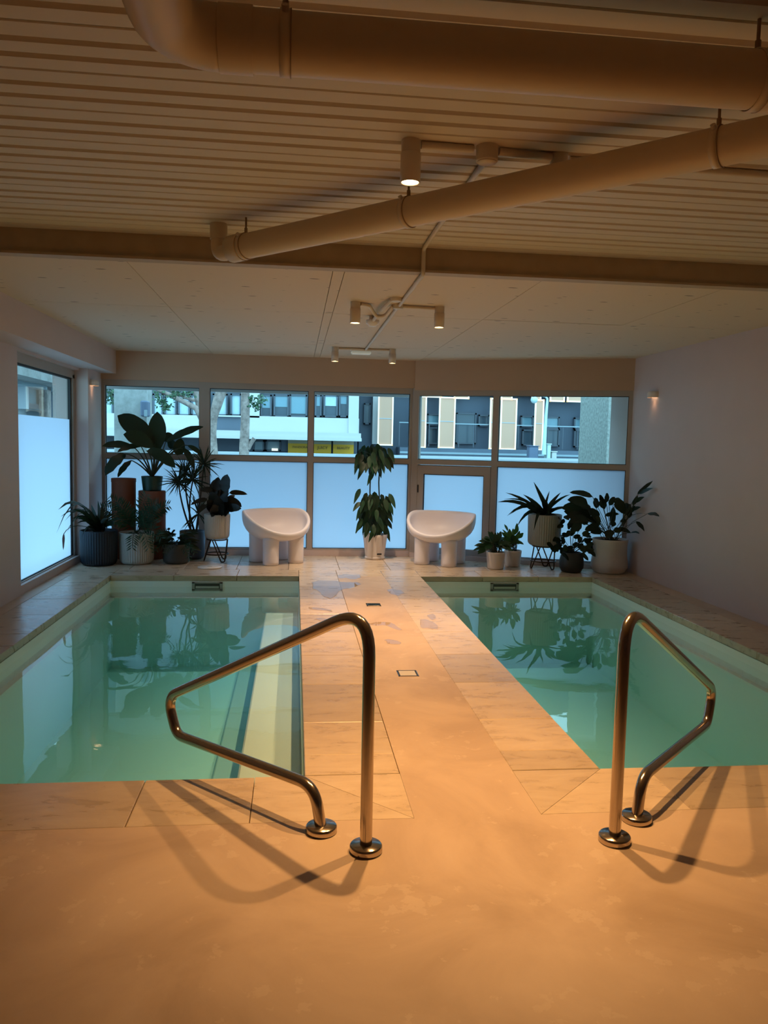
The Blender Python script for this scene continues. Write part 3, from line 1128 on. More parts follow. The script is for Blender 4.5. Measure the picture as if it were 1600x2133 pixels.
def rail(base, rz, label):
    t = thing('handrail', (base[0], base[1], 0), label, 'handrail', 'bent steel rails at the pool corners', rz)
    F = FR[t]
    prof = [(0, 0.004), (0.003, 0.862), (0.045, 0.875), (1.165, 0.325), (1.125, 0.155), (0.245, 0.170), (0.222, 0.004)]
    prof = [(0, 0.004), (0.004, 0.905), (1.185, 0.316), (1.115, 0.155), (0.262, 0.168), (0.222, 0.004)]
    pts = fillet([(s, 0, z) for s, z in prof], [0.115, 0.11, 0.07, 0.10], 10)
    pts2 = []
    MB().tube([F @ p for p in pts], 0.0225, 18).build('bent_tube', M['steel'], t)
    for s in (0, 0.222):
        MB().lathe([(0.058, 0.0), (0.060, 0.004), (0.060, 0.022), (0.056, 0.027), (0.0, 0.028)], F @ Vector((s, 0, 0)), 32).build('base_flange', M['steel'], t)
    return t


rail((0.275, 2.761), math.radians(135), 'left steel handrail bent towards the left pool corner')
rail((1.222, 2.769), math.radians(45), 'right steel handrail bent towards the right pool corner')

# ------------------------------------------------------------------ drains, lid, puddles
for (x, y, lab, mt) in ((0.737, 7.18, 'farther square floor drain in the walkway between the pools', 'greypot'), (0.744, 4.986, 'nearer square floor drain in the walkway between the pools', 'trav')):
    t = thing('floor_drain', (x, y, 0), lab, 'drain')
    h = 0.066
    m = MB()
    for a in (((x - h, y - h, 0.0005), (x + h, y - h + 0.006, 0.003)), ((x - h, y + h - 0.006, 0.0005), (x + h, y + h, 0.003)), ((x - h, y - h, 0.0005), (x - h + 0.006, y + h, 0.003)), ((x + h - 0.006, y - h, 0.0005), (x + h, y + h, 0.003))):
        m.box(*a)
    m.build('drain_frame', M['steel'], t)
    MB().box((x - h + 0.006, y - h + 0.006, 0.0002), (x + h - 0.006, y + h - 0.006, 0.0012)).build('gap', M['black'], t)
    MB().bbox((x - h + 0.013, y - h + 0.013, 0.001), (x + h - 0.013, y + h - 0.013, 0.0035), 0.001).build('drain_cover', M['steel'] if mt == 'greypot' else simple('wet_stone', (.75, .68, .55), .15), t)
c = fl(437, 1182)
t = thing('skimmer_lid', (c.x, c.y, 0), 'flat round white lid on the tiles in front of the bronze plant stand', 'lid')
MB().lathe([(0.135, 0.001), (0.14, 0.004), (0.138, 0.010), (0.0, 0.011)], c, 36).build('disc', M['whiteceramic'], t)
MB().lathe([(0.03, 0.011), (0.028, 0.0125), (0.0, 0.0125)], c, 16).build('finger_cap', M['palepot'], t)
PUD = [
    ([(650, 1213), (664, 1209), (690, 1210), (706, 1212), (745, 1213), (752, 1217), (738, 1223), (716, 1227), (706, 1231), (701, 1239), (688, 1247), (676, 1243), (668, 1234), (652, 1226)], 'largest wet puddle on the walkway beside the left pool'),
    ([(704, 1199), (716, 1196), (750, 1197), (752, 1203), (740, 1207), (722, 1204), (706, 1205)], 'small puddle behind the largest one'),
    ([(806, 1229), (818, 1227), (836, 1230), (843, 1236), (830, 1242), (815, 1238)], 'puddle right of the farther drain near the right pool'),
    ([(644, 1265), (660, 1266), (690, 1271), (692, 1274), (668, 1272), (648, 1269)], 'thin puddle streak beside the left pool edge'),
    ([(656, 1289), (676, 1288), (694, 1296), (706, 1300), (690, 1300), (668, 1294)], 'puddle streak behind the left rail top'),
    ([(876, 1291), (892, 1292), (911, 1303), (910, 1311), (890, 1309), (877, 1307)], 'square-edged puddle beside the right pool'),
    ([(751, 1298), (772, 1299), (800, 1296), (822, 1301), (838, 1312), (826, 1312), (806, 1304), (784, 1304), (760, 1302)], 'long curved puddle across the walkway centre'),
    ([(800, 1334), (815, 1333), (836, 1339), (828, 1343), (808, 1341)], 'small puddle in front of the curved one'),
    ([(890, 1282), (902, 1279), (908, 1288), (900, 1292)], 'droplet puddle behind the square-edged one'),
]
for poly, lab in PUD:
    w_ = [fl(*q) for q in poly]
    c = sum(w_, Vector()) / len(w_)
    # subdivide and wobble the outline
    out = []
    for i in range(len(w_)):
        a, b = w_[i], w_[(i + 1) % len(w_)]
        out.append(a)
        out.append((a + b) / 2 + Vector((random.uniform(-0.012, 0.012), random.uniform(-0.03, 0.03), 0)))
    n = len(out)
    m = MB()
    m.add([(p.x, p.y, 0.0022) for p in out] + [(c.x + (p.x - c.x) * 1.03, c.y + (p.y - c.y) * 1.03, 0.0006) for p in out], [tuple(range(n))] + [(i, n + i, n + (i + 1) % n, (i + 1) % n) for i in range(n)])
    o = recalc(m.build('puddle', M['puddle'], None, (c.x, c.y, 0)))
    if o.data.polygons[0].normal.z < 0:
        o.data.flip_normals()
    tag(o, lab, 'puddle', 'wet patches on the walkway')


# ------------------------------------------------------------------ chairs
def chair_shell(F):
    n = 64
    A, B = 0.445, 0.335

    def h(phi):
        s = math.sin(phi)
        f = max(0.0, (0.35 - s) / 1.35)
        return 0.632 - 0.255 * f ** 1.45

    rings = []
    # outer from the bottom up, over the rim, inner down
    for tq in [1.0, 0.97, 0.9, 0.8, 0.68, 0.55, 0.4, 0.25, 0.12, 0.03]:
        ring = []
        for k in range(n):
            ph = 2 * PI * k / n
            hh = h(ph)
            rf = math.cos(tq * PI / 2) ** 0.62 if tq < 1 else 0.0
            rf = (1 - tq ** 2.6) ** 0.5
            z = hh + (0.265 - hh) * (tq ** 0.9)
            ring.append((A * rf * math.cos(ph), B * rf * math.sin(ph), z))
        rings.append(ring)
    for inset, dz in ((0.004, 0.008), (0.02, 0.013), (0.038, 0.006)):
        rings.append([((A - inset) * math.cos(2 * PI * k / n), (B - inset) * math.sin(2 * PI * k / n), h(2 * PI * k / n) + dz) for k in range(n)])
    for tq in [0.06, 0.16, 0.3, 0.45, 0.6, 0.74, 0.86, 0.95, 1.0]:
        ring = []
        for k in range(n):
            ph = 2 * PI * k / n
            hh = h(ph)
            rf = (1 - tq ** 2.4) ** 0.5
            z = hh + (0.318 - hh) * (tq ** 0.85)
            ring.append(((A - 0.044) * rf * math.cos(ph), (B - 0.044) * rf * math.sin(ph), z))
        rings.append(ring)
    vs = [F @ Vector(v) for r_ in rings for v in r_]
    fs = [(i * n + k, i * n + (k + 1) % n, (i + 1) * n + (k + 1) % n, (i + 1) * n + k) for i in range(len(rings) - 1) for k in range(n)]
    return MB().add(vs, fs, 0, True)


cc = Vector((-0.215, 9.80, 0))
ch = thing('tub_chair', cc, 'white moulded tub chair on four fat legs, left of the tall potted plant', 'chair', 'white tub chairs by the window', math.radians(33))
F = FR[ch]
chair_shell(F).build('seat_shell', M['whiteplastic'], ch)
for sx, sy in ((-1, -1), (1, -1), (-1, 1), (1, 1)):
    # the top of each leg follows the underside of the bowl
    n = 32
    lx, ly = 0.178 * sx, 0.165 * sy
    rings = [[] for _ in range(7)]
    for k in range(n):
        a = 2 * PI * k / n
        ca, sa = math.cos(a), math.sin(a)
        x, y = lx + 0.100 * ca, ly + 0.100 * sa
        rf = min(0.985, math.hypot(x / 0.445, y / 0.335))
        s_ = (y / 0.335) / max(1e-6, math.hypot(x / 0.445, y / 0.335))
        hh = 0.632 - 0.255 * max(0.0, (0.35 - s_) / 1.35) ** 1.45
        tq = (1 - rf * rf) ** (1 / 2.6)
        zt_ = hh + (0.265 - hh) * tq ** 0.9 + 0.014
        for q, (r_, z_) in enumerate(((0.088, 0.001), (0.096, 0.007), (0.096, 0.05), (0.096, zt_ * 0.6), (0.098, zt_ * 0.85), (0.100, zt_))):
            rings[q].append(F @ Vector((lx + r_ * ca, ly + r_ * sa, z_)))
        rings[6].append(F @ Vector((lx, ly, 0.30)))
    m = MB().add([v for r_ in rings for v in r_], [(q * n + k, q * n + (k + 1) % n, (q + 1) * n + (k + 1) % n, (q + 1) * n + k) for q in range(6) for k in range(n)] + [tuple(range(n))[::-1]], 0, True)
    m.build('leg', M['whiteplastic'], ch)
c2 = copy_tree(ch)
c2.location = (1.83, 9.75, 0)
c2.rotation_euler = (0, 0, math.radians(-31))
c2['label'] = 'white moulded tub chair on four fat legs, in front of the frosted door'


# ------------------------------------------------------------------ plants
def leaf(par, p0, p1, width, mat, arch=0.0, prof='lance', face=None, n=6, fold=0.16, name='leaf', roll=0.0):
    p0, p1 = Vector(p0), Vector(p1)
    ln = (p1 - p0).length
    mid = (p0 + p1) / 2 + Vector((0, 0, arch * ln))
    fdir = Vector(face) if face is not None else Vector((random.uniform(-0.5, 0.5), -1, random.uniform(0.0, 0.8)))
    vs, fs = [], []
    for i in range(n + 1):
        t = i / n
        c = p0 * (1 - t) ** 2 + mid * 2 * t * (1 - t) + p1 * t * t
        tg = ((mid - p0) * (1 - t) + (p1 - mid) * t).normalized()
        sd = tg.cross(fdir)
        if sd.length < 1e-3:
            sd = tg.cross(Vector((0.3, -0.2, 1)))
        sd.normalize()
        nr = sd.cross(tg)
        if prof == 'lance':
            wf = math.sin(PI * min(1, t ** 0.75)) ** 0.8 if 0 < t < 1 else 0.02
        elif prof == 'ovate':
            wf = math.sin(PI * t ** 0.7) ** 0.55 if 0 < t < 1 else 0.02
        elif prof == 'paddle':
            wf = math.sin(PI * t ** 1.05) ** 0.6 if 0 < t < 1 else 0.03
        else:  # strap
            wf = min(1, 0.45 + 2.2 * t) * (1 - t ** 3.2) + 0.01
        hw = width * 0.5 * wf
        wav = 0.05 * width * math.sin(i * 1.9 + ln * 40)
        vs += [c - sd * hw + nr * (fold * hw + wav), c, c + sd * hw + nr * (fold * hw - wav)]
    for i in range(n):
        a = 3 * i
        fs += [(a, a + 1, a + 4, a + 3), (a + 1, a + 2, a + 5, a + 4)]
    return MB().add(vs, fs, 0, True).build(name, mat, par)


def bez(p0, p1, p2, n=6):
    return [Vector(p0) * (1 - t) ** 2 + Vector(p1) * 2 * t * (1 - t) + Vector(p2) * t * t for t in [i / n for i in range(n + 1)]]


def pot(par, c, rt, rb, h, mat, rib=False, lip=0.012, soil=0.03, belly=None, rnd=0.03, nrib=44):
    """open pot with wall thickness, optional ribs, a soil disc inside"""
    prof = [(rb - rnd, 0.0)]
    for k in range(1, 5):
        a = k / 4 * PI / 2
        prof.append((rb - rnd + rnd * math.sin(a), rnd - rnd * math.cos(a)))
    if belly:
        for z, r_ in belly:
            prof.append((r_, z))
    else:
        for k in range(1, 8):
            prof.append((rb + (rt - rb) * k / 8, rnd + (h - rnd) * k / 8))
    prof += [(rt, h - 0.004), (rt - 0.003, h), (rt - lip, h), (rt - lip, h - soil - 0.01)]
    o = MB().lathe(prof, c, nrib * 4 if rib else 40, 0, 0.008 if rib else 0, nrib, (rnd * 0.5, h - 0.012), True)
    # flat base only; the top stays open
    p_ = o.build('pot', mat, par)
    MB().lathe([(rt - lip, h - soil), (0.0, h - soil + 0.012)], c, 24).build('soil', M['soil'], par)
    return p_


def rnd_leaves(par, c, n, rx, ry, z0, z1, length, width, mat, arch=0.1, prof='lance', src=None, droop=0.0, down=0.0):
    """cloud of leaves: each grows from a thin petiole out of the crown"""
    for i in range(n):
        a = 2 * PI * (i * 0.381966 + random.uniform(-0.06, 0.06))
        q = math.sqrt(random.uniform(0.05, 1))
        z = random.uniform(z0, z1)
        p1 = Vector((c[0] + rx * q * math.cos(a), c[1] + ry * q * math.sin(a), z))
        s0 = Vector(src) if src is not None else Vector((c[0], c[1], z0))
        d = (p1 - s0)
        L_ = length * random.uniform(0.7, 1.2)
        dirn = Vector((math.cos(a) * (0.6 + q), math.sin(a) * (0.6 + q), random.uniform(-0.3, 0.6) - down)).normalized()
        b0 = p1 - dirn * L_ * 0.5
        b1 = p1 + dirn * L_ * 0.5 + Vector((0, 0, -droop * L_))
        leaf(par, b0, b1, width * random.uniform(0.75, 1.2), mat, arch, prof)


def stems(par, base, tips, rad, mat, bow=0.12):
    for p in tips:
        p = Vector(p)
        b = Vector(base) + Vector((random.uniform(-0.03, 0.03), random.uniform(-0.03, 0.03), 0))
        md = (b + p) / 2 + Vector(((b.x - p.x) * bow, (b.y - p.y) * bow, (p - b).length * bow))
        MB().tube(bez(b, md, p, 5), rad, 5).build('stem', mat, par)


def potsize(px0, px1, ytop, ybot, Y):
    a, b = at(px0, (ytop + ybot) / 2, Y), at(px1, (ytop + ybot) / 2, Y)
    return (a.x + b.x) / 2, (b.x - a.x) / 2, at((px0 + px1) / 2, ytop, Y).z, at((px0 + px1) / 2, ybot, Y).z


# --- 1 navy ribbed pot with strappy leaves, left corner
Y = 9.52
cx, r, zt, _ = potsize(167, 245, 1104, 1180, Y)
t = thing('potted_plant', (cx, Y, 0), 'strappy green plant in a navy ribbed pot at the left corner window', 'plant')
pot(t, (cx, Y, 0), r, r * 0.97, zt, M['navy'], True, rnd=0.06)
tips = [(121, 1062, -.3, .30, 22), (127, 1076, -.2, .25, 14), (118, 1110, -.35, .45, 8), (160, 1090, -.3, .2, 18), (176, 1062, -.1, .15, 24),
        (190, 1050, 0, .05, 22), (204, 1043, .1, .03, 20), (213, 1046, .05, .05, 20), (228, 1062, .1, .15, 18), (240, 1068, .1, .2, 16),
        (255, 1080, 0, .25, 20), (150, 1080, -.15, .2, 26), (142, 1100, -.25, .35, 12), (172, 1110, -.3, .3, 16), (225, 1080, -.25, .2, 24),
        (200, 1072, -.2, .1, 24), (135, 1085, -.3, .35, 8), (145, 1068, -.2, .3, 10), (162, 1075, -.1, .2, 10), (222, 1052, .1, .1, 9), (236, 1056, .15, .12, 8), (250, 1070, .1, .2, 8), (183, 1058, 0, .1, 9), (140, 1108, -.3, .5, 7), (170, 1120, -.35, .5, 8), (185, 1080, -.3, .15, 26), (240, 1100, -.3, .3, 18), (215, 1100, -.3, .3, 20), (262, 1095, -.1, .3, 16)]
cr = Vector((cx, Y, zt - 0.02))
for px, py, dy, ar, wd in tips:
    leaf(t, cr + Vector((random.uniform(-.05, .05), random.uniform(-.05, .05), 0)), atx(px, py, Y + dy, -2.40 if px < 160 else -2.36), wd * 0.0026, M['leafdark'], ar * 1.1, 'strap')
st = bez(cr, atx(150, 1080, Y - 0.2, -2.36), atx(133, 1112, Y - 0.3, -2.40), 8)
MB().tube(st, 0.004, 5).build('flower_stalk', M['stem'], t)
leaf(t, atx(133, 1110, Y - 0.3, -2.40), atx(132, 1146, Y - 0.3, -2.40), 0.03, M['bud'], 0, 'lance', name='dried_bud')
st = bez(cr, at(190, 1070, Y + 0.1), at(232, 1032, Y + 0.2), 8)
MB().tube(st, 0.004, 5).build('flower_stalk', M['stem'], t)

# --- 2 pale ribbed pot with palm fronds
Y = 9.64
cx, r, zt, _ = potsize(248, 321, 1108, 1180, Y)
t = thing('potted_palm', (cx, Y, 0), 'small feathery palm in a pale grey ribbed pot before the terracotta cylinders', 'plant')
pot(t, (cx, Y, 0), r, r * 0.97, zt, M['palepot'], True, rnd=0.06)


def frond(par, p0, p1, arch, ll, lw, n=13, mat=None):
    p0, p1 = Vector(p0), Vector(p1)
    md = (p0 + p1) / 2 + Vector((0, 0, arch * (p1 - p0).length))
    pts = bez(p0, md, p1, 10)
    m = MB().tube(pts, 0.003, 4)
    for i in range(n):
        tt_ = 0.25 + 0.75 * i / (n - 1)
        k = tt_ * 10
        i0 = min(9, int(k))
        c = pts[i0].lerp(pts[i0 + 1], k - i0)
        tg = (pts[i0 + 1] - pts[i0]).normalized()
        sd = tg.cross(Vector((random.uniform(-.3, .3), -1, 0.3))).normalized()
        for s in (-1, 1):
            L_ = ll * (0.55 + 0.45 * math.sin(PI * (0.15 + 0.8 * tt_)))
            d = (sd * s * 0.85 + tg * 0.55 + Vector((0, random.uniform(-.25, .25), -0.18))).normalized()
            e = c + d * L_
            nn = d.cross(tg).normalized()
            wv = d.cross(nn).normalized() * lw * 0.5
            mm_ = c + d * L_ * 0.45
            m.add([c, mm_ - wv, e, mm_ + wv], [(0, 1, 2, 3)])
    return m.build('frond', mat or M['leafmid'], par)


cr = Vector((cx, Y, zt - 0.02))
for px, py, dy, ar in [(232, 1040, -.15, .25), (214, 1058, 0, .25), (248, 1045, .1, .2), (262, 1060, -.2, .2), (305, 1030, -.22, .15), (328, 1048, -.2, .25), (340, 1060, 0, .25), (350, 1052, .05, .3),
                       (238, 1085, -.3, .35), (300, 1075, -.35, .2), (325, 1090, -.3, .35), (310, 1140, -.35, .55), (275, 1140, -.32, .6), (335, 1120, -.25, .5), (318, 1062, -.1, .2), (285, 1068, .1, .1)]:
    frond(t, cr, at(px, py, Y + dy), ar, 0.13, 0.016)

# --- 3, 4 terracotta cylinders
Y = 10.10
cx, r, zt, _ = potsize(233, 283, 996, 1160, Y)
t = thing('terracotta_pipe', (cx, Y, 0), 'taller terracotta cylinder standing empty in the left corner', 'pedestal')
MB().lathe([(r, 0.0), (r, zt - 0.05), (r + 0.004, zt - 0.045), (r + 0.004, zt - 0.005), (r, zt), (r - 0.018, zt), (r - 0.018, zt - 0.12), (0.0, zt - 0.12)], (cx, Y, 0), 40).build('cylinder_body', M['terra'], t)
Y = 10.08
cx, r, zt, _ = potsize(289, 345, 1022, 1165, Y)
ped = thing('terracotta_pipe', (cx, Y, 0), 'shorter terracotta cylinder carrying the big-leaved plant', 'pedestal')
MB().lathe([(r, 0.0), (r, zt - 0.005), (r - 0.004, zt), (0.0, zt)], (cx, Y, 0), 40).build('cylinder_body', M['terra'], ped)
# big-leaved plant in its green nursery pot
t = thing('big_leaf_plant', (cx, Y, zt), 'big-leaved plant in a dark green nursery pot on the shorter terracotta cylinder', 'plant')
zp = at(318, 992, Y).z
pot(t, (cx, Y, zt + 0.001), r * 0.80, r * 0.68, zp - zt, M['nursery'], rnd=0.01, lip=0.006, soil=0.015)
cr = Vector((cx, Y, zp - 0.01))


def z1(x, y):  # point read from the enlarged left corner, back to photo pixels
    return 100 + x / 5.923, 840 + y / 5.923


def big(b, e, width, bow, ar, dyb, dye, prof='paddle', face=None, pet=True, n=10):
    pb, pe = at(*z1(*b), Y + dyb), at(*z1(*e), Y + dye)
    if pet:
        md = at(*z1(*bow), Y + dyb * 0.6)
        MB().tube(bez(cr, md, pb, 8), [0.012 - 0.0008 * i for i in range(9)], 6).build('petiole', M['stem'], t)
    leaf(t, pb, pe, width / 5.923 * 0.00615, M['leafdark'], ar, prof, face, n, 0.12)


big((1345, 600), (1350, 105), 210, (1345, 780), 0.0, 0, .05, 'paddle', (0.1, -1, 0.15))
big((1320, 500), (858, 152), 240, (1330, 760), 0.10, 0, -.05, 'paddle', (0.25, -1, 0.2))
big((1305, 545), (930, 385), 185, (1310, 780), 0.14, -.1, -.2, 'paddle', (0.2, -1, 0.4))
big((1060, 545), (665, 530), 95, (1180, 640), 0.16, -.02, -.05, 'paddle', (0, -1, 0.5))
big((1150, 535), (860, 600), 90, (1220, 650), 0.20, -.12, -.2, 'paddle', (0, -1, 0.9))
big((960, 625), (705, 895), 165, (1130, 640), 0.20, -.15, -.3, 'paddle', (-.5, -1, 0.35))
big((1030, 705), (862, 912), 95, (1160, 760), 0.16, -.1, -.25, 'paddle', (-.5, -1, 0.3))
big((1400, 470), (1540, 385), 110, (1380, 700), 0.12, .1, .15, 'paddle', (0, -1, 0.3))
big((1215, 585), (1570, 800), 150, (1300, 640), 0.22, -.2, -.35, 'paddle', (0.2, -1, 0.5))
big((1450, 480), (1915, 290), 105, (1400, 640), 0.10, .0, -.05, 'paddle', (-.3, -1, 0.5))
big((1600, 640), (1640, 430), 140, (1500, 560), 0.05, .1, .12, 'ovate', (0.3, -1, 0.1))
big((1660, 560), (1810, 830), 85, (1560, 500), 0.3, .05, -.05, 'paddle', (.6, -1, 0.2))
big((1560, 560), (1490, 440), 110, (1470, 600), 0.05, .15, .15, 'ovate', (-.3, -1, 0.1))
big((1720, 520), (1900, 640), 60, (1600, 480), 0.15, .1, .1, 'paddle', (.2, -1, 0.3))

# --- 5 dark grey pot with bushy plant
Y = 9.68
cx, r, zt, _ = potsize(338, 396, 1132, 1179, Y)
t = thing('potted_plant', (cx, Y, 0), 'low bushy plant in a dark grey pot in front of the tall dracaena', 'plant')
pot(t, (cx, Y, 0), r, r * 0.93, zt, M['darkgrey'], rnd=0.04)
rnd_leaves(t, (cx, Y), 75, 0.25, 0.18, zt - 0.05, zt + 0.17, 0.15, 0.035, M['leafdark'], 0.1, 'lance', droop=0.25)
for px, py in ((312, 1128), (322, 1150), (405, 1150), (395, 1165), (345, 1150), (330, 1110)):
    frond(t, (cx, Y, zt), at(px, py, Y - 0.22), 0.4, 0.07, 0.014, 9)

# --- 6 slate pot with multi-stem dracaena
Y = 10.06
cx, r, zt, _ = potsize(374, 428, 1105, 1164, Y)
t = thing('dracaena', (cx, Y, 0), 'tall dracaena with thin spiky heads on bare canes in a slate blue pot', 'plant')
pot(t, (cx, Y, 0), r, r * 0.94, zt, M['slate'], rnd=0.05)
heads = [((385, 985), (405, 1100), 12, .05), ((372, 1005), (400, 1100), 9, -.1), ((425, 968), (408, 1100), 12, .1), ((402, 1000), (398, 1100), 10, 0), ((413, 1070), (409, 1105), 9, -.12)]
for (hx, hy), (bx_, by), sz, dy in heads:
    hp = at(hx, hy, Y + dy)
    b0 = Vector((at(bx_, by, Y).x, Y + dy * 0.3, zt - 0.02))
    md = (b0 + hp) / 2 + Vector((random.uniform(-.06, .06), 0, 0))
    MB().tube(bez(b0, md, hp, 8), [0.013 - 0.0006 * i for i in range(9)], 6).build('cane', M['cane'], t)
    for i in range(38 if hy < 1050 else 26):
        a = 2 * PI * i * 0.381966
        el_ = random.uniform(-0.7, 1.35)
        d = Vector((math.cos(a) * math.cos(el_), math.sin(a) * math.cos(el_) * 0.8, math.sin(el_)))
        L_ = random.uniform(0.19, 0.31)
        leaf(t, hp, hp + d * L_ + Vector((0, 0, -0.05 * (1.3 - el_))), 0.015, M['leafdark'], 0.12, 'strap', n=4)

# --- 7 cream ribbed pot on a bronze stand with a rubber plant


def hairpin_stand(c, rtop, rbot, h, label):
    t = thing('plant_stand', (c[0], c[1], 0), label, 'plant stand')
    zt = h
    for zz, rr in ((zt - 0.006, rtop * 0.92), (h * 0.33, rtop * 1.02)):
        pts = [Vector((c[0] + rr * math.cos(2 * PI * k / 28), c[1] + rr * math.sin(2 * PI * k / 28), zz)) for k in range(29)]
        MB().tube(pts, 0.008, 6, caps=False).build('ring', M['bronze'], t)
    for k in range(3):
        a = -PI / 2 + 0.55 + 2 * PI * k / 3
        out = Vector((math.cos(a), math.sin(a), 0))
        sd = Vector((-math.sin(a), math.cos(a), 0))
        cc_ = Vector((c[0], c[1], 0))
        f = cc_ + out * rbot
        pa = cc_ + out * rtop * 0.55 + sd * rtop * 0.75 + Vector((0, 0, zt - 0.006))
        pb = cc_ + out * rtop * 0.55 - sd * rtop * 0.75 + Vector((0, 0, zt - 0.006))
        la = f + sd * 0.022 + Vector((0, 0, 0.006))
        lb = f - sd * 0.022 + Vector((0, 0, 0.006))
        MB().tube(fillet([pa, la, lb, pb], [0.022, 0.022], 5), 0.008, 6).build('leg', M['bronze'], t)
    return t


Y = 9.86
cx, r, zt, zb0 = potsize(425, 480, 1071, 1124, Y)
zb0 = at(452, 1122, Y).z
hairpin_stand((cx, Y), r * 0.85, r * 0.98, zb0, 'bronze hairpin stand carrying the cream ribbed pot, left of the left chair')
t = thing('rubber_plant', (cx, Y, zb0), 'dark rubber plant in a cream ribbed pot on a bronze hairpin stand', 'plant')
pot(t, (cx, Y, zb0 + 0.001), r, r * 0.94, zt - zb0, M['creampot'], True, rnd=0.05)
cr = Vector((cx, Y, zt))
for b, e, wd, ar, dy in [((1140, 760), (1195, 540), 150, 0, -.1), ((1050, 760), (1075, 575), 110, 0, .0), ((1000, 830), (1040, 600), 120, .02, .05),
                         ((1215, 780), (1450, 800), 65, .12, 0), ((1190, 860), (1290, 812), 55, .05, .1), ((1160, 890), (1375, 960), 130, .2, -.1),
                         ((1180, 980), (1370, 985), 110, .1, -.2), ((1000, 745), (835, 745), 75, .1, 0), ((940, 870), (720, 935), 60, .2, -.05), ((930, 940), (790, 1050), 60, .2, -.1),
                         ((1060, 1000), (990, 760), 160, 0, -.05), ((1090, 1000), (1180, 780), 150, 0, -.1), ((1040, 1020), (930, 880), 130, .1, -.15), ((1110, 1040), (1200, 900), 130, .1, -.15), ((1080, 1030), (1090, 830), 160, 0, -.2), ((1020, 1060), (990, 1090), 60, .2, -.25),
                         ((1120, 1050), (1215, 1040), 90, .2, -.25), ((1090, 900), (1110, 700), 130, 0, .05), ((1130, 880), (1190, 660), 110, .02, .03), ((1060, 940), (1020, 720), 130, 0, .08), ((1020, 1000), (920, 960), 110, .15, -.1), ((1070, 1050), (1150, 930), 150, .05, -.22), ((1060, 1060), (1000, 940), 150, .05, -.2), ((1130, 1060), (1210, 990), 110, .1, -.2)]:
    f = lambda q: (280 + q[0] / 6.154, 900 + q[1] / 6.154)
    leaf(t, at(*f(b), Y + dy * 0.5), at(*f(e), Y + dy), wd / 6.154 * 0.0060, M['rubber'], ar, 'ovate', (random.uniform(-.3, .3), -1, .3), 8, 0.12)
MB().tube(bez(cr - Vector((0, 0, .03)), cr + Vector((0.0, 0, .12)), at(280 + 1100 / 6.154, 900 + 740 / 6.154, Y), 6), 0.009, 6).build('stem', M['cane'], t)
stems(t, cr - Vector((0, 0, .03)), [at(280 + q[0] / 6.154, 900 + q[1] / 6.154, Y) for q in ((1215, 780), (1190, 860), (1160, 890), (1000, 745), (940, 870), (930, 940))], 0.004, M['stem'], 0.05)

# --- 10 tall two-tier plant in the middle, white self-watering pot
Y = 10.14
cx, r, zt, _ = potsize(755, 807, 1112, 1165, Y)
t = thing('tall_potted_plant', (cx, Y, 0), 'tall two-tiered glossy plant in a white tapered pot between the two chairs', 'plant')
pot(t, (cx, Y, 0.02), r, r * 0.76, zt - 0.02, M['whitepot'], rnd=0.012)
MB().lathe([(r * 0.74, 0.0), (r * 0.80, 0.004), (r * 0.81, 0.03), (r * 0.78, 0.034)], (cx, Y, 0), 36).build('water_tray', M['whitepot'], t)
MB().tube([(cx + 0.015, Y - r * 0.77, 0.075), (cx + 0.075, Y - r * 0.76, 0.075)], 0.010, 8).build('fill_slot', M['black'], t)
s1 = [Vector((cx - 0.03, Y, zt - 0.03)), at(770, 1060, Y), at(771, 1010, Y), at(775, 935, Y)]
s2 = [Vector((cx + 0.03, Y, zt - 0.03)), at(791, 1060, Y), at(789, 1005, Y), at(793, 945, Y)]
for s in (s1, s2):
    MB().tube(fillet(s, [0.3, 0.3], 3), 0.0085, 6).build('stem', M['stem'], t)
TIER = [  # leaf base and tip in photo pixels, width px, depth
    ((762, 940), (746, 928), 10), ((765, 935), (750, 945), 12), ((775, 935), (770, 922), 10), ((790, 935), (800, 925), 10), ((795, 938), (815, 935), 11), ((785, 930), (788, 921), 9), ((770, 932), (757, 926), 10)]
def drooper(c, px, py, L_, dy):
    pass
random.seed(21)
for (tier, cxp, cyp, rxp, ryp, nn) in ((0, 776, 960, 32, 24, 46), (1, 780, 1062, 30, 26, 42), (2, 782, 1098, 26, 14, 20)):
    for i in range(nn):
        a = 2 * PI * i * 0.381966
        q = math.sqrt((i + 0.5) / nn)
        bx_, by_ = cxp + rxp * q * math.cos(a), cyp + ryp * q * math.sin(a) - 14
        side = (bx_ - cxp) / rxp
        L_ = random.uniform(28, 40)
        ex_ = bx_ + side * random.uniform(8, 16) + random.uniform(-5, 5)
        ey_ = by_ + L_ * random.uniform(0.65, 1.0)
        dy = random.uniform(-0.22, 0.18)
        ex_ = min(max(ex_, 733), 824)
        leaf(t, at(bx_, by_, Y + dy), at(ex_, ey_, Y + dy * 1.3), random.uniform(0.055, 0.08), M['leafmid'] if random.random() < .6 else M['leafdark'], 0.12, 'lance', (random.uniform(-.7, .7), -1, random.uniform(0, .6)))
for px, py in ((738, 975), (822, 965), (745, 1000), (815, 985), (737, 1050), (824, 1060), (742, 1085), (818, 1090), (768, 1130), (779, 1120), (741, 1112), (800, 1108), (765, 1012)):
    sg = -1 if px < 780 else 1
    leaf(t, at(px - sg * 14, py - 32, Y - .12), at(px, py, Y - .2), 0.065, M['leafmid'], 0.15, 'lance', (sg * -.4, -1, .3))
for px, py in ((755, 940), (762, 948), (800, 950), (805, 962), (765, 1045), (798, 1050), (772, 1085), (795, 1090)):
    stems(t, at(782, py + 12, Y), [at(px, py, Y - .08)], 0.003, M['stem'], 0.05)
random.seed(5)


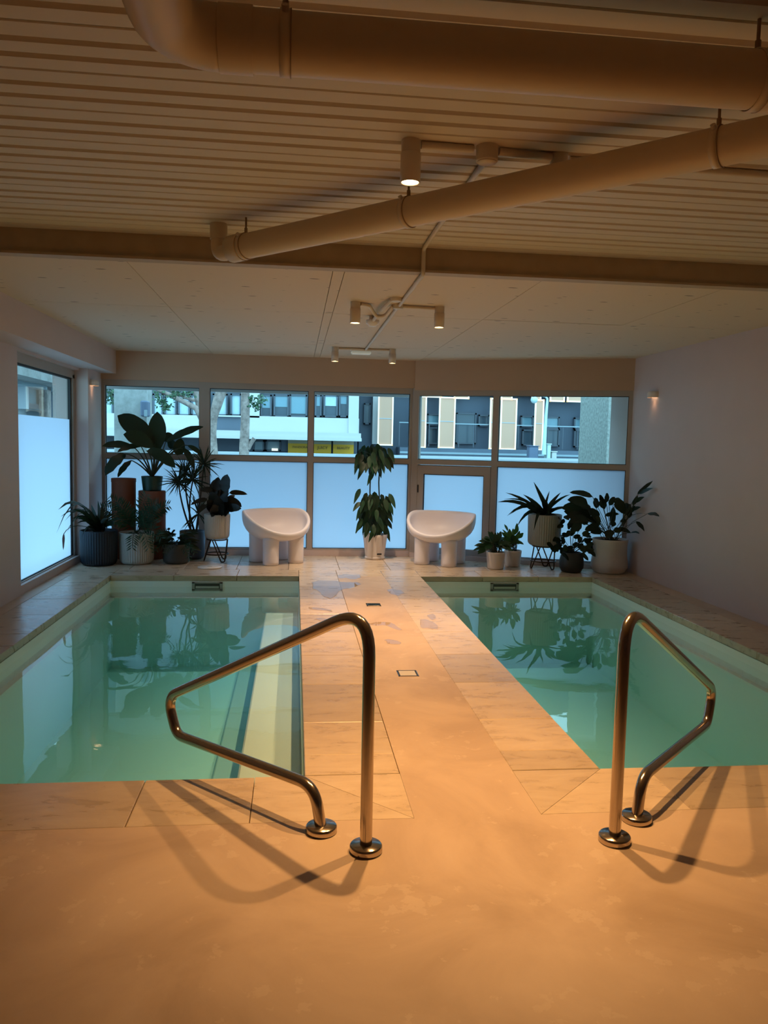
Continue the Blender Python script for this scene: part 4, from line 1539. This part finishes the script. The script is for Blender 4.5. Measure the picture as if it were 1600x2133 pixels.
# --- 12, 13 small white pots with leafy plants
def small_pot(px0, px1, yt, yb, Y, label, spread, n, mat, top):
    cx, r, zt, _ = potsize(px0, px1, yt, yb, Y)
    t = thing('potted_plant', (cx, Y, 0), label, 'plant')
    pot(t, (cx, Y, 0), r, r * 0.84, zt, M['whitepot'], rnd=0.012)
    base = Vector((cx, Y, zt - 0.02))
    x0, x1 = at(spread[0], yt, Y).x, at(spread[1], yt, Y).x
    z1_ = at(px0, top, Y).z
    for i in range(n):
        fx = (i * 0.618034) % 1.0
        x = x0 + (x1 - x0) * fx
        e = 1 - abs(2 * fx - 1) ** 2
        z = zt + (z1_ - zt) * random.uniform(0.15, 1.0) * (0.35 + 0.65 * e)
        y = Y + random.uniform(-0.17, 0.14)
        tip = Vector((x, y, z - random.uniform(0, .04)))
        src = base + Vector((random.uniform(-.05, .05), random.uniform(-.05, .05), 0))
        L_ = random.uniform(0.10, 0.16)
        md = src.lerp(tip, 0.5) + Vector((0, 0, 0.06))
        d = (tip - md).normalized()
        lb = tip - d * L_
        MB().tube(bez(src, src.lerp(lb, 0.5) + Vector((0, 0, 0.02)), lb, 4), 0.0025, 4).build('stem', M['stem'], t)
        leaf(t, lb, tip, random.uniform(0.032, 0.05), mat, 0.12, 'lance')
    return t


small_pot(1050, 1086, 1146, 1183, 9.56, 'upright leafy plant in a small white pot, the farther of the two small pots', (1040, 1092), 42, M['leafbright'], 1080)
small_pot(1013, 1052, 1149, 1187, 9.36, 'spreading leafy plant in a small white pot, the nearer of the two small pots', (986, 1068), 56, M['leafmid'], 1100)

# --- 14 grey ribbed pot on bronze stand
Y = 9.40
cx, r, zt, zb0 = potsize(1100, 1168, 1071, 1137, Y)
zb0 = at(1134, 1136, Y).z
hairpin_stand((cx, Y), r * 0.72, r * 0.74, zb0, 'bronze hairpin stand carrying the grey ribbed pot, in front of the right window')
t = thing('potted_plant', (cx, Y, zb0), 'strappy plant in a grey ribbed pot on a bronze hairpin stand, right side', 'plant')
pot(t, (cx, Y, zb0 + 0.001), r, r * 0.96, zt - zb0, M['greypot'], True, rnd=0.055)
cr = Vector((cx, Y, zt - 0.02))
for px, py, dy, ar, wd in [(1112, 1004, 0, .02, 14), (1053, 1026, .1, .15, 10), (1037, 1046, -.05, .25, 12), (1056, 1075, -.2, .4, 10), (1062, 1072, -.1, .4, 8), (1075, 1100, -.2, .5, 12),
                           (1145, 1022, .05, .05, 8), (1168, 1026, .1, .1, 12), (1128, 1040, -.1, .05, 16), (1090, 1030, -.1, .1, 14), (1112, 1105, -.32, .6, 12), (1188, 1030, .05, .2, 9), (1155, 1050, -.15, .1, 16),
                           (1190, 1060, -.1, .3, 10), (1085, 1050, -.15, .2, 14), (1170, 1085, -.2, .4, 9), (1105, 1045, -.1, .1, 16), (1140, 1045, .1, .05, 14), (1100, 1060, -.2, .2, 16), (1165, 1060, -.1, .2, 14), (1050, 1040, .1, .25, 8), (1042, 1046, .05, .22, 7), (1125, 1062, -.2, .2, 18), (1145, 1068, -.2, .2, 16)]:
    leaf(t, cr + Vector((random.uniform(-.06, .06), random.uniform(-.06, .06), 0)), at(px, py, Y + dy), wd * 0.0042, M['leafdark'], ar, 'strap')

# --- 15 charcoal pot, round leaved bush
Y = 9.14
cx, r, zt, _ = potsize(1166, 1215, 1150, 1195, Y)
t = thing('potted_plant', (cx, Y, 0), 'bushy round-leaved plant in a charcoal pot beside the big white pot', 'plant')
pot(t, (cx, Y, 0), r * 0.80, r * 0.86, zt, M['charcoal'], rnd=0.03, belly=[(0.05, r * 0.97), (0.10, r), (0.15, r * 0.98), (0.20, r * 0.90), (zt * 0.93, r * 0.80)])
random.seed(11)
for i in range(60):
    fx = (i * 0.618034) % 1
    px = 1152 + 84 * fx
    e = 1 - abs(2 * fx - 1) ** 2
    py = 1152 - (18 + 66 * e) * random.uniform(0.0, 1.0)
    dy = random.uniform(-0.16, 0.14)
    c = at(px, py, Y + dy)
    src = Vector((cx, Y, zt - 0.02))
    d = Vector(((px - 1192) / 45 + random.uniform(-.5, .5), random.uniform(-.4, .1), random.uniform(-.5, .7))).normalized()
    leaf(t, c - d * 0.045, c + d * 0.045, random.uniform(0.05, 0.068), M['leafdark'], 0.08, 'ovate')
    if i % 3 == 0:
        MB().tube(bez(src, src.lerp(c, .5) + Vector((0, 0, .03)), c - d * .045, 4), 0.003, 4).build('stem', M['stem'], t)
for px, py in ((1233, 1152), (1147, 1138), (1218, 1160), (1178, 1160)):
    leaf(t, at(px - 8, py - 8, Y - .1), at(px + 8, py + 8, Y - .12), 0.06, M['leafdark'], .1, 'ovate')

# --- 16 big white waisted pot with large-leaved plant
Y = 9.10
cx, r, zt, _ = potsize(1233, 1306, 1122, 1196, Y)
t = thing('potted_plant', (cx, Y, 0), 'large-leaved leaning plant in a big white waisted pot in the right corner', 'plant')
pot(t, (cx, Y, 0), r * 0.97, r * 0.90, zt, M['stonepot'], rnd=0.05, belly=[(0.07, r * 0.99), (0.12, r * 0.985), (0.18, r * 0.95), (0.26, r * 0.915), (zt * 0.85, r * 0.93), (zt * 0.94, r * 0.955)])
src = Vector((cx, Y, zt - 0.02))


def g8(x, y):  # enlarged right corner back to photo pixels
    return 960 + x / 3.333, 960 + y / 3.333


for b, e, wd, dy in [((915, 250), (755, 220), 45, 0), ((880, 300), (740, 270), 70, -.1), ((860, 330), (700, 330), 80, .05), ((970, 270), (1000, 335), 60, 0), ((985, 300), (965, 235), 38, .05), ((1010, 290), (1015, 222), 45, 0),
                     ((940, 330), (935, 255), 60, .1), ((1060, 290), (1110, 265), 40, .1), ((1075, 275), (1140, 370), 75, -.1), ((1030, 310), (1070, 250), 40, .1), ((900, 360), (830, 300), 70, .0), ((850, 390), (730, 390), 70, -.12), ((880, 400), (745, 430), 60, -.2),
                     ((840, 430), (760, 500), 65, -.25), ((900, 400), (820, 350), 80, -.05), ((960, 400), (880, 340), 70, -.1), ((1000, 380), (1100, 370), 30, .0), ((1050, 440), (1060, 320), 45, .1), ((960, 460), (860, 480), 60, -.2), ((950, 420), (870, 410), 60, -.1),
                     ((1165, 400), (1165, 300), 55, .0), ((1150, 420), (1105, 420), 30, -.05), ((1060, 480), (1120, 490), 40, -.1), ((1040, 440), (1080, 440), 40, -.05), ((1090, 470), (1180, 500), 35, -.1), ((980, 490), (900, 500), 50, -.2), ((1000, 520), (1070, 500), 60, -.15),
                     ((930, 460), (960, 380), 60, -.1), ((880, 440), (830, 400), 55, .1), ((820, 390), (715, 350), 60, .1), ((1180, 500), (1240, 505), 25, -.1), ((1170, 350), (1130, 300), 60, .05)]:
    lb, le = atx(*g8(*b), Y + dy * .6, -9, WR - .08), atx(*g8(*e), Y + dy, -9, WR - .06)
    leaf(t, lb, le, wd / 3.333 * 0.0056, M['leafdark'], .12, 'ovate', (random.uniform(-.4, .4), -1, random.uniform(.1, .6)), 7)
    MB().tube(bez(src + Vector((random.uniform(-.08, .08), random.uniform(-.06, .06), 0)), src.lerp(lb, .5) + Vector((0, 0, .05)), lb, 5), 0.0035, 5).build('stem', M['stem'], t)
# leaning cane on the right with narrow leaves against the wall
tipc = at(1345, 1020, Y - 0.1)
MB().tube(bez(src + Vector((.06, 0, 0)), atx(1308, 1080, Y, -9, WR - .1), atx(1328, 1035, Y - .05, -9, WR - .1), 7), 0.006, 6).build('cane', M['stem'], t)
for b, e, wd in [((1225, 235), (1335, 137), 34), ((1235, 230), (1337, 190), 26), ((1200, 290), (1275, 250), 30), ((1195, 310), (1230, 240), 28), ((1190, 340), (1250, 322), 26), ((1180, 380), (1310, 368), 16), ((1300, 365), (1378, 385), 42), ((1220, 420), (1275, 488), 36), ((1175, 330), (1165, 300), 30), ((1180, 360), (1210, 310), 28)]:
    lb, le = atx(*g8(*b), Y - .12, -9, WR - .10), atx(*g8(*e), Y - .22, -9, WR - .06)
    leaf(t, lb, le, wd / 3.333 * 0.0056, M['leafdark'], .06, 'lance', (random.uniform(-.3, .3), -1, .3), 7)
    MB().tube([src + Vector((.07, -.02, 0)), src.lerp(lb, .6) + Vector((0, 0, .03)), lb], 0.003, 4).build('stem', M['stem'], t)

# ------------------------------------------------------------------ outside
g = MB()
g.add([(-30, 10.75, -0.10), (30, 10.75, -0.10), (30, 20.0, 1.06), (-30, 20.0, 1.06), (30, 23.2, 1.10), (-30, 23.2, 1.10), (30, 60, 1.14), (-30, 60, 1.14)],
      [(0, 1, 2, 3), (3, 2, 4, 5), (5, 4, 6, 7)])
g.add([(-30, 5, -0.1), (-2.9, 5, -0.1), (-2.9, 10.75, -0.1), (-30, 10.75, -0.1)], [(0, 1, 2, 3)])
tag(struct(g.build('ground', M['road'])))
kbm = MB().box((-30, 23.2, 1.05), (30, 23.4, 1.17))
struct(kbm.build('trim_4', M['kerbstone']))


def fac(par, name, x0, y0, x1, y1, Y, dep, mat):
    """facade piece from its outline on the plane Y, thickness dep away from the room"""
    a, b = at(x0, (y0 + y1) / 2, Y), at(x1, (y0 + y1) / 2, Y)
    zt, zb = at((x0 + x1) / 2, y0, Y).z, at((x0 + x1) / 2, y1, Y).z
    return MB().box((a.x, Y, zb), (b.x, Y + dep, zt)).build(name, mat, par)


def fwin(par, x0, y0, x1, y1, Y, mat, blind=0.0, bm=None):
    """window: dark frame with a recessed pane and optionally a blind"""
    a, b = at(x0, (y0 + y1) / 2, Y), at(x1, (y0 + y1) / 2, Y)
    zt, zb = at((x0 + x1) / 2, y0, Y).z, at((x0 + x1) / 2, y1, Y).z
    m = MB()
    f = 0.05
    for q in (((a.x, Y, zb), (a.x + f, Y + .08, zt)), ((b.x - f, Y, zb), (b.x, Y + .08, zt)), ((a.x, Y, zb), (b.x, Y + .08, zb + f)), ((a.x, Y, zt - f), (b.x, Y + .08, zt))):
        m.box(*q)
    w_ = m.build('window', M['bluegrey'], par)
    MB().box((a.x + f, Y + .05, zb + f), (b.x - f, Y + .06, zt - f)).build('pane', mat, w_)
    if blind:
        MB().box((a.x + f, Y + .03, zt - f - (zt - zb - 2 * f) * blind), (b.x - f, Y + .04, zt - f)).build('blind', bm or M['winblue'], w_)
    return w_


YW = 25.0
bA = thing('apartment_building', (-2, YW, 1.1), 'white rendered apartment building with shopfronts across the street, left', 'building')
xa, xb = at(-150, 850, YW).x, at(748, 850, YW).x
MB().box((xa, YW + 0.45, 1.1), (xb, YW + 8, 8.0)).build('core_wall', M['bluegrey'], bA)
fac(bA, 'spandrel', 519, 869, 748, 905, YW, .5, M['white_render'])
fac(bA, 'spandrel', -150, 858, 415, 904, YW, .5, M['white_render'])
fac(bA, 'balcony_wall', 440, 868, 519, 896, YW + .1, .2, M['shopdark'])
fac(bA, 'handrail', 415, 865, 519, 868, YW, .1, M['white_render'])
fac(bA, 'pilaster', 519, 760, 541, 870, YW, .5, M['white_render'])
fac(bA, 'pilaster', 727, 760, 748, 905, YW - .05, .5, M['white_render'])
MB().box((at(-150, 900, YW).x, YW - 1.0, at(640, 919 - 4, YW).z), (at(752, 910, YW - 1).x, YW + .3, at(640, 901, YW).z)).build('canopy', M['white_render'], bA)
MB().box((at(-150, 900, YW).x, YW - 1.03, at(640, 917, YW - 1).z), (at(752, 910, YW - 1).x + .02, YW - 1.0, at(640, 910, YW - 1).z)).build('canopy_edge', M['white_render'], bA)
MB().box((xa, YW - .02, 4.1), (xb, YW + 8, 4.35)).build('floor_slab', M['white_render'], bA)
for x0, x1, bl, mt in ((543, 566, .6, 'winblue'), (570, 602, .55, 'winblue'), (603, 640, .9, 'winblue'), (656, 670, .5, 'winblue'), (674, 704, .5, 'curtain'), (706, 725, .4, 'winblue')):
    fwin(bA, x0, 822, x1, 869, YW + .15, M['windark'], bl, M[mt])
for x0, x1 in ((443, 474), (480, 503), (505, 519), (318, 340), (342, 368), (370, 396), (398, 415), (205, 236), (160, 200), (100, 150)):
    fwin(bA, x0, 820, x1, 866, YW + .2, M['curtain'])
for x0, x1 in ((527, 551), (553, 585)):
    fwin(bA, x0, 917, x1, 940, YW + .1, M['shoppale'])
fac(bA, 'shop_panel', 445, 913, 527, 952, YW + .2, .2, M['shopdark'])
fac(bA, 'shop_panel', 527, 940, 600, 952, YW + .2, .2, M['shopdark'])
fac(bA, 'shop_panel', 585, 917, 600, 940, YW + .15, .2, M['shopdark'])
fac(bA, 'shop_panel', 600, 944, 745, 957, YW + .2, .2, M['shoppale'])
fac(bA, 'shop_panel', 200, 905, 445, 950, YW + .3, .2, M['shopdark'])
o = fac(bA, 'shop_light', 566, 934, 579, 939, YW + .05, .02, simple('shop_lamp', (1, .95, .8), .4, emit=(1.0, .95, .75), es=1.0))


def lettering(par, txt, c, size, mat, w_):
    cu = bpy.data.curves.new('lettering', 'FONT')
    cu.body = txt
    cu.size = size
    cu.align_x = 'CENTER'
    cu.align_y = 'CENTER'
    cu.extrude = 0.004
    to = bpy.data.objects.new('lettering_tmp', cu)
    link(to)
    dg = bpy.context.evaluated_depsgraph_get()
    me = bpy.data.meshes.new_from_object(to.evaluated_get(dg))
    bpy.data.objects.remove(to)
    xs_ = [v.co.x for v in me.vertices]
    sc_ = w_ / (max(xs_) - min(xs_))
    me.transform(Matrix.Translation(c) @ Matrix.Rotation(PI / 2, 4, 'X') @ Matrix.Scale(sc_, 4))
    me.transform(FR[par].inverted())
    me.materials.clear()
    me.materials.append(mat)
    o = bpy.data.objects.new('lettering', me)
    link(o)
    o.parent = par
    FR[o] = FR[par]
    return o


for x0, x1, txt in ((600, 650, 'PANDORA'), (654, 690, 'JUICY'), (694, 737, 'BEAUTY')):
    a, b = at(x0, 930, YW - .02), at(x1, 930, YW - .02)
    zt, zb = at((x0 + x1) / 2, 917 + (x0 - 600) * .023, YW).z, at((x0 + x1) / 2, 944 + (x0 - 600) * .023, YW).z
    s = thing('shop_sign', ((a.x + b.x) / 2, YW - .02, zb), 'yellow shop window sign reading ' + txt, 'sign')
    MB().box((a.x, YW - .02, zb), (b.x, YW + .0, zt)).build('sign_board', M['yellow'], s)
    MB().box((a.x, YW - .025, zt - (zt - zb) * .26), (b.x, YW - .02, zt)).build('header_band', simple('sign_header', (.42, .34, .22), .6), s)
    lettering(s, txt, Vector(((a.x + b.x) / 2, YW - .03, zb + (zt - zb) * .46)), .3, M['signgrey'], (b.x - a.x) * .62)

YD = 27.0
bD = thing('apartment_building', (5, YD, 1.1), 'dark blue building with tan screens outlined in light, across the street', 'building')
xa, xb = at(748, 880, YD).x, at(1500, 880, YD).x
MB().box((xa, YD, 1.1), (xb, YD + 8, 8.0)).build('core_wall', M['facade2'], bD)
fac(bD, 'column', 777, 760, 787, 925, YD - .4, .4, M['white_render'])
fac(bD, 'floor_band', 780, 815, 1400, 826, YD - .2, .2, M['bluegrey'])
MB().box((xa + 1.3, YD - .9, 1.12), (xb, YD, at(1000, 935, YD).z)).build('base_plinth', M['shopdark'], bD)
MB().box((xa + 1.3, YD - .93, at(1000, 947, YD).z), (xb, YD - .9, at(1000, 943, YD).z)).build('plinth_strip', M['shoppale'], bD)
MB().box((xa + 1.3, YD - .62, at(1000, 886, YD).z), (xb, YD - .6, at(1000, 884, YD).z)).build('balcony_rail', M['shoppale'], bD)
for k in range(16):
    x = at(800 + k * 31, 900, YD - .6).x
    MB().box((x, YD - .61, at(1000, 932, YD).z), (x + .03, YD - .59, at(1000, 884, YD).z)).build('rail_post', M['bluegrey'], bD)
for x0, y0, x1, y1 in ((758, 840, 772, 884), (890, 862, 916, 886), (997, 864, 1020, 888), (1085, 866, 1112, 890), (1136, 868, 1166, 893), (1196, 870, 1229, 895)):
    fwin(bD, x0, y0, x1, y1, YD - .14, M['winblue'] if x0 not in (758, 997) else M['windark'])
for x0, y0, x1, y1 in ((1136, 893, 1166, 930), (1196, 895, 1229, 932), (950, 860, 992, 925), (1088, 895, 1112, 928), (892, 890, 914, 925)):
    fwin(bD, x0, y0, x1, y1, YD - .14, M['windark'])
for x0, y0, x1, y1 in ((789, 823, 817, 926), (866, 827, 886, 931), (916, 829, 946, 932), (1022, 831, 1030, 934), (1044, 832, 1074, 935), (1115, 834, 1130, 936), (1231, 838, 1268, 940),
                       (890, 790, 919, 826), (948, 790, 976, 829), (1046, 790, 1066, 831), (1110, 790, 1126, 833), (1148, 790, 1175, 835), (1184, 790, 1224, 836)):
    a, b = at(x0, (y0 + y1) / 2, YD - .75), at(x1, (y0 + y1) / 2, YD - .75)
    zt, zb = at((x0 + x1) / 2, y0, YD - .75).z, at((x0 + x1) / 2, y1, YD - .75).z
    Yp = YD - .75
    pn = MB().box((a.x, Yp, zb), (b.x, Yp + .05, zt)).build('screen_panel', M['screen'], bD)
    e = .035
    m = MB()
    for q in (((a.x - e, Yp - .03, zb - e), (a.x + e * .3, Yp + .03, zt + e)), ((b.x - e * .3, Yp - .03, zb - e), (b.x + e, Yp + .03, zt + e)), ((a.x - e, Yp - .03, zb - e), (b.x + e, Yp + .03, zb + e * .3)), ((a.x - e, Yp - .03, zt - e * .3), (b.x + e, Yp + .03, zt + e))):
        m.box(*q)
    m.build('lit_edge', M['led'], pn)
    MB().box((a.x, Yp - .01, zb + (zt - zb) * .52), (b.x, Yp - .002, zb + (zt - zb) * .535)).build('cross_bar', M['kerbstone'], pn)

# nearby concrete: pier outside the first bay, aggregate wall outside the last, eaves above, the left one added
Y = 12.6
a, b = at(237, 870, Y), at(305, 870, Y)
tag(MB().bbox((a.x, Y, -.05), (b.x, Y + .5, 3.4), .02).build('concrete_pier', M['concrete'], None, ((a.x + b.x) / 2, Y, 0)), 'grey concrete pier outside the leftmost back window', 'pier')
c = at(306, 855, Y - .02)
t = thing('outdoor_speaker', c, 'dark box speaker fixed to the grey concrete pier outside', 'speaker')
MB().bbox((c.x - .06, Y - .24, c.z - .10), (c.x + .05, Y - .001, c.z + .14), .02).build('speaker_box', M['darkbox'], t)
MB().bbox((c.x + .0, Y - .25, c.z - .10), (c.x + .045, Y - .235, c.z + .0), .004).build('front_plate', M['shoppale'], t)
Y = 11.6
a, b = at(1266, 890, Y), at(1480, 890, Y)
tag(MB().box((a.x, Y, -.1), (b.x, Y + 1.2, 3.4)).build('concrete_pier', M['pebble'], None, (a.x, Y, 0)), 'pebbled concrete wall end outside the rightmost back window', 'pier')
zlo = at(640, 822, 11.5).z
e1 = MB().box((-2.9, 10.62, zlo + .04), (1.75, 11.5, zlo + .32)).box((-2.9, 11.42, zlo), (1.75, 11.5, zlo + .06))
e1.obox((1.75, 10.62, zlo + .04), EB, 3.4, Vector((.4, .916, 0)), .6, .28)
struct(e1.build('roof_eave', M['white_render']))
struct(MB().box((-4.2, 6.0, 2.42), (-2.85, 10.7, 2.75)).build('roof_eave', M['concrete']))  # unseen slab, added to keep sky light off the corner window
# left neighbour seen through the corner window
t = thing('neighbour_house', (-4.6, 14, 0), 'pale house with a blue window and concrete lintel, seen through the corner window', 'building')


def left(px, py, X):
    d = ray(px, py)
    return EYE + d * (X / d.x)


def lbox(name, x0, y0, x1, y1, X, dep, mat):
    a, b = left(x0, (y0 + y1) / 2, X), left(x1, (y0 + y1) / 2, X)
    zt, zb = left((x0 + x1) / 2, y0, X).z, left((x0 + x1) / 2, y1, X).z
    return MB().box((X - dep, a.y, zb), (X, b.y, zt)).build(name, mat, t)


XH = -4.6
lbox('wall', 10, 790, 200, 900, XH - .3, .3, M['white_render'])
lbox('lintel', 10, 700, 200, 796, XH + .5, .8, M['concrete'])
lbox('soffit_band', 30, 796, 125, 808, XH + .1, .4, M['shoppale'])
lbox('window_pane', 60, 809, 94, 850, XH - .1, .15, M['winblue'])
lbox('window_frame', 55, 800, 60, 852, XH, .3, M['kerbstone'])
lbox('window_blind', 60, 842, 94, 851, XH - .05, .1, M['bluegrey'])
lbox('gate_panel', 96, 815, 126, 868, XH + .0, .1, M['darkbox'])
lbox('gate_post', 99, 806, 107, 872, XH + .1, .15, M['bark'])
lbox('gate_post', 120, 812, 125, 870, XH + .1, .15, M['shoppale'])
lbox('side_wall', 126, 812, 150, 872, XH - .1, .2, M['winblue'])

# street trees
YT = 16.0
t = thing('street_tree', (at(440, 945, YT).x, YT, .5), 'leaning plane tree with spreading branches, left of the straight trunk', 'tree')


def limb(name, pts, rads):
    q = []
    P_ = [at(px, py, YT + dy) for px, py, dy in pts]
    MB().tube(P_, rads, 10).build(name, M['bark'], t)


limb('trunk', [(446, 1010, 0), (443, 950, 0), (441, 905, 0), (444, 870, 0), (453, 840, 0), (462, 812, 0), (470, 780, 0)], [.14, .11, .09, .085, .10, .11, .1])
limb('branch', [(441, 912, 0), (428, 890, 0), (416, 865, 0), (408, 850, 0), (385, 838, 0), (360, 826, 0), (330, 812, 0), (300, 795, .1)], [.06, .055, .055, .055, .05, .045, .04, .03])
limb('branch', [(416, 862, .1), (413, 840, .1), (409, 820, .1), (400, 790, .1)], [.05, .055, .06, .05])
limb('branch', [(406, 834, .0), (385, 828, .05), (360, 815, .1), (340, 806, .1)], [.035, .03, .03, .02])


def leaves(name, blobs, n, s):
    m = MB()
    for px, py, rr in blobs:
        c = at(px, py, YT)
        for _ in range(n):
            p_ = c + Vector((random.gauss(0, 1), random.gauss(0, 1), random.gauss(0, .8))) * rr * .5
            d1 = Vector((random.uniform(-1, 1), random.uniform(-1, 1), random.uniform(-1, 1))).normalized() * s
            d2 = d1.cross(Vector((random.uniform(-1, 1), random.uniform(-1, 1), random.uniform(-1, 1)))).normalized() * s * .7
            m.add([p_ - d1, p_ + d2, p_ + d1, p_ - d2], [(0, 1, 2, 3)])
    o = m.build(name, M['treeleaf'], t)
    o['kind'] = 'stuff'
    return o


leaves('foliage', [(332, 826, .2), (338, 838, .14), (345, 848, .1), (390, 818, .15), (224, 832, .16), (228, 818, .16), (365, 822, .12)], 60, .035)
t = thing('street_tree', (at(510, 945, YT).x, YT, .5), 'straight pale plane tree trunk with a cut side stub', 'tree')
limb('trunk', [(507, 1010, 0), (508, 960, 0), (509, 920, 0), (511, 880, 0), (511, 850, 0), (511, 815, 0), (512, 770, 0)], [.11, .10, .095, .088, .088, .082, .08])
limb('side_stub', [(516, 935, 0), (521, 926, 0), (527, 917, 0), (530, 913, 0)], [.05, .045, .04, .045])
leaves('foliage', [(529, 840, .12), (534, 848, .08), (545, 834, .1), (523, 830, .06)], 26, .04)

# street lamp and kerbside boxes
YS_ = 24.0
c = at(1137, 945, YS_)
t = thing('street_lamp', (c.x, YS_, 1.1), 'pale street lamp with a curved arm and globe head before the dark building', 'street lamp')
P_ = [at(px, py, YS_) for px, py in ((1133, 947), (1134, 925), (1136, 890), (1138, 860), (1140, 838), (1140, 830), (1136, 826), (1130, 825))]
MB().tube(P_, [.075, .06, .05, .045, .04, .035, .03, .03], 10).build('post', M['postpaint'], t)
c = at(1113, 833, YS_)
MB().lathe([(0.0, -.11), (.07, -.09), (.11, -.02), (.105, .04), (.06, .09), (0, .11)], c, 16).build('globe', M['postpaint'], t)
MB().tube([at(1130, 825, YS_), at(1119, 824, YS_), at(1113, 828, YS_)], .02, 8).build('arm', M['postpaint'], t)
for x0, y0, x1, y1, mt, nm, lab, cat in ((1103, 928, 1122, 951, 'darkbox', 'utility_cabinet', 'dark utility cabinet on the kerb left of the street lamp', 'cabinet'), (1140, 924, 1148, 946, 'postpaint', 'bollard', 'pale bollard right beside the street lamp', 'bollard'), (1150, 940, 1160, 956, 'white_render', 'kerb_block', 'small white block on the road right of the bollard', 'block')):
    a, b = at(x0, (y0 + y1) / 2, YS_), at(x1, (y0 + y1) / 2, YS_)
    zt = at(x0, y0, YS_).z
    t = thing(nm, ((a.x + b.x) / 2, YS_, 1.1), lab, cat)
    MB().bbox((a.x, YS_, 1.1), (b.x, YS_ + .3, zt - .03), .02).build('body', M[mt], t)
    MB().bbox((a.x - .02, YS_ - .02, zt - .03), (b.x + .02, YS_ + .32, zt), .01).build('cap', M[mt], t)
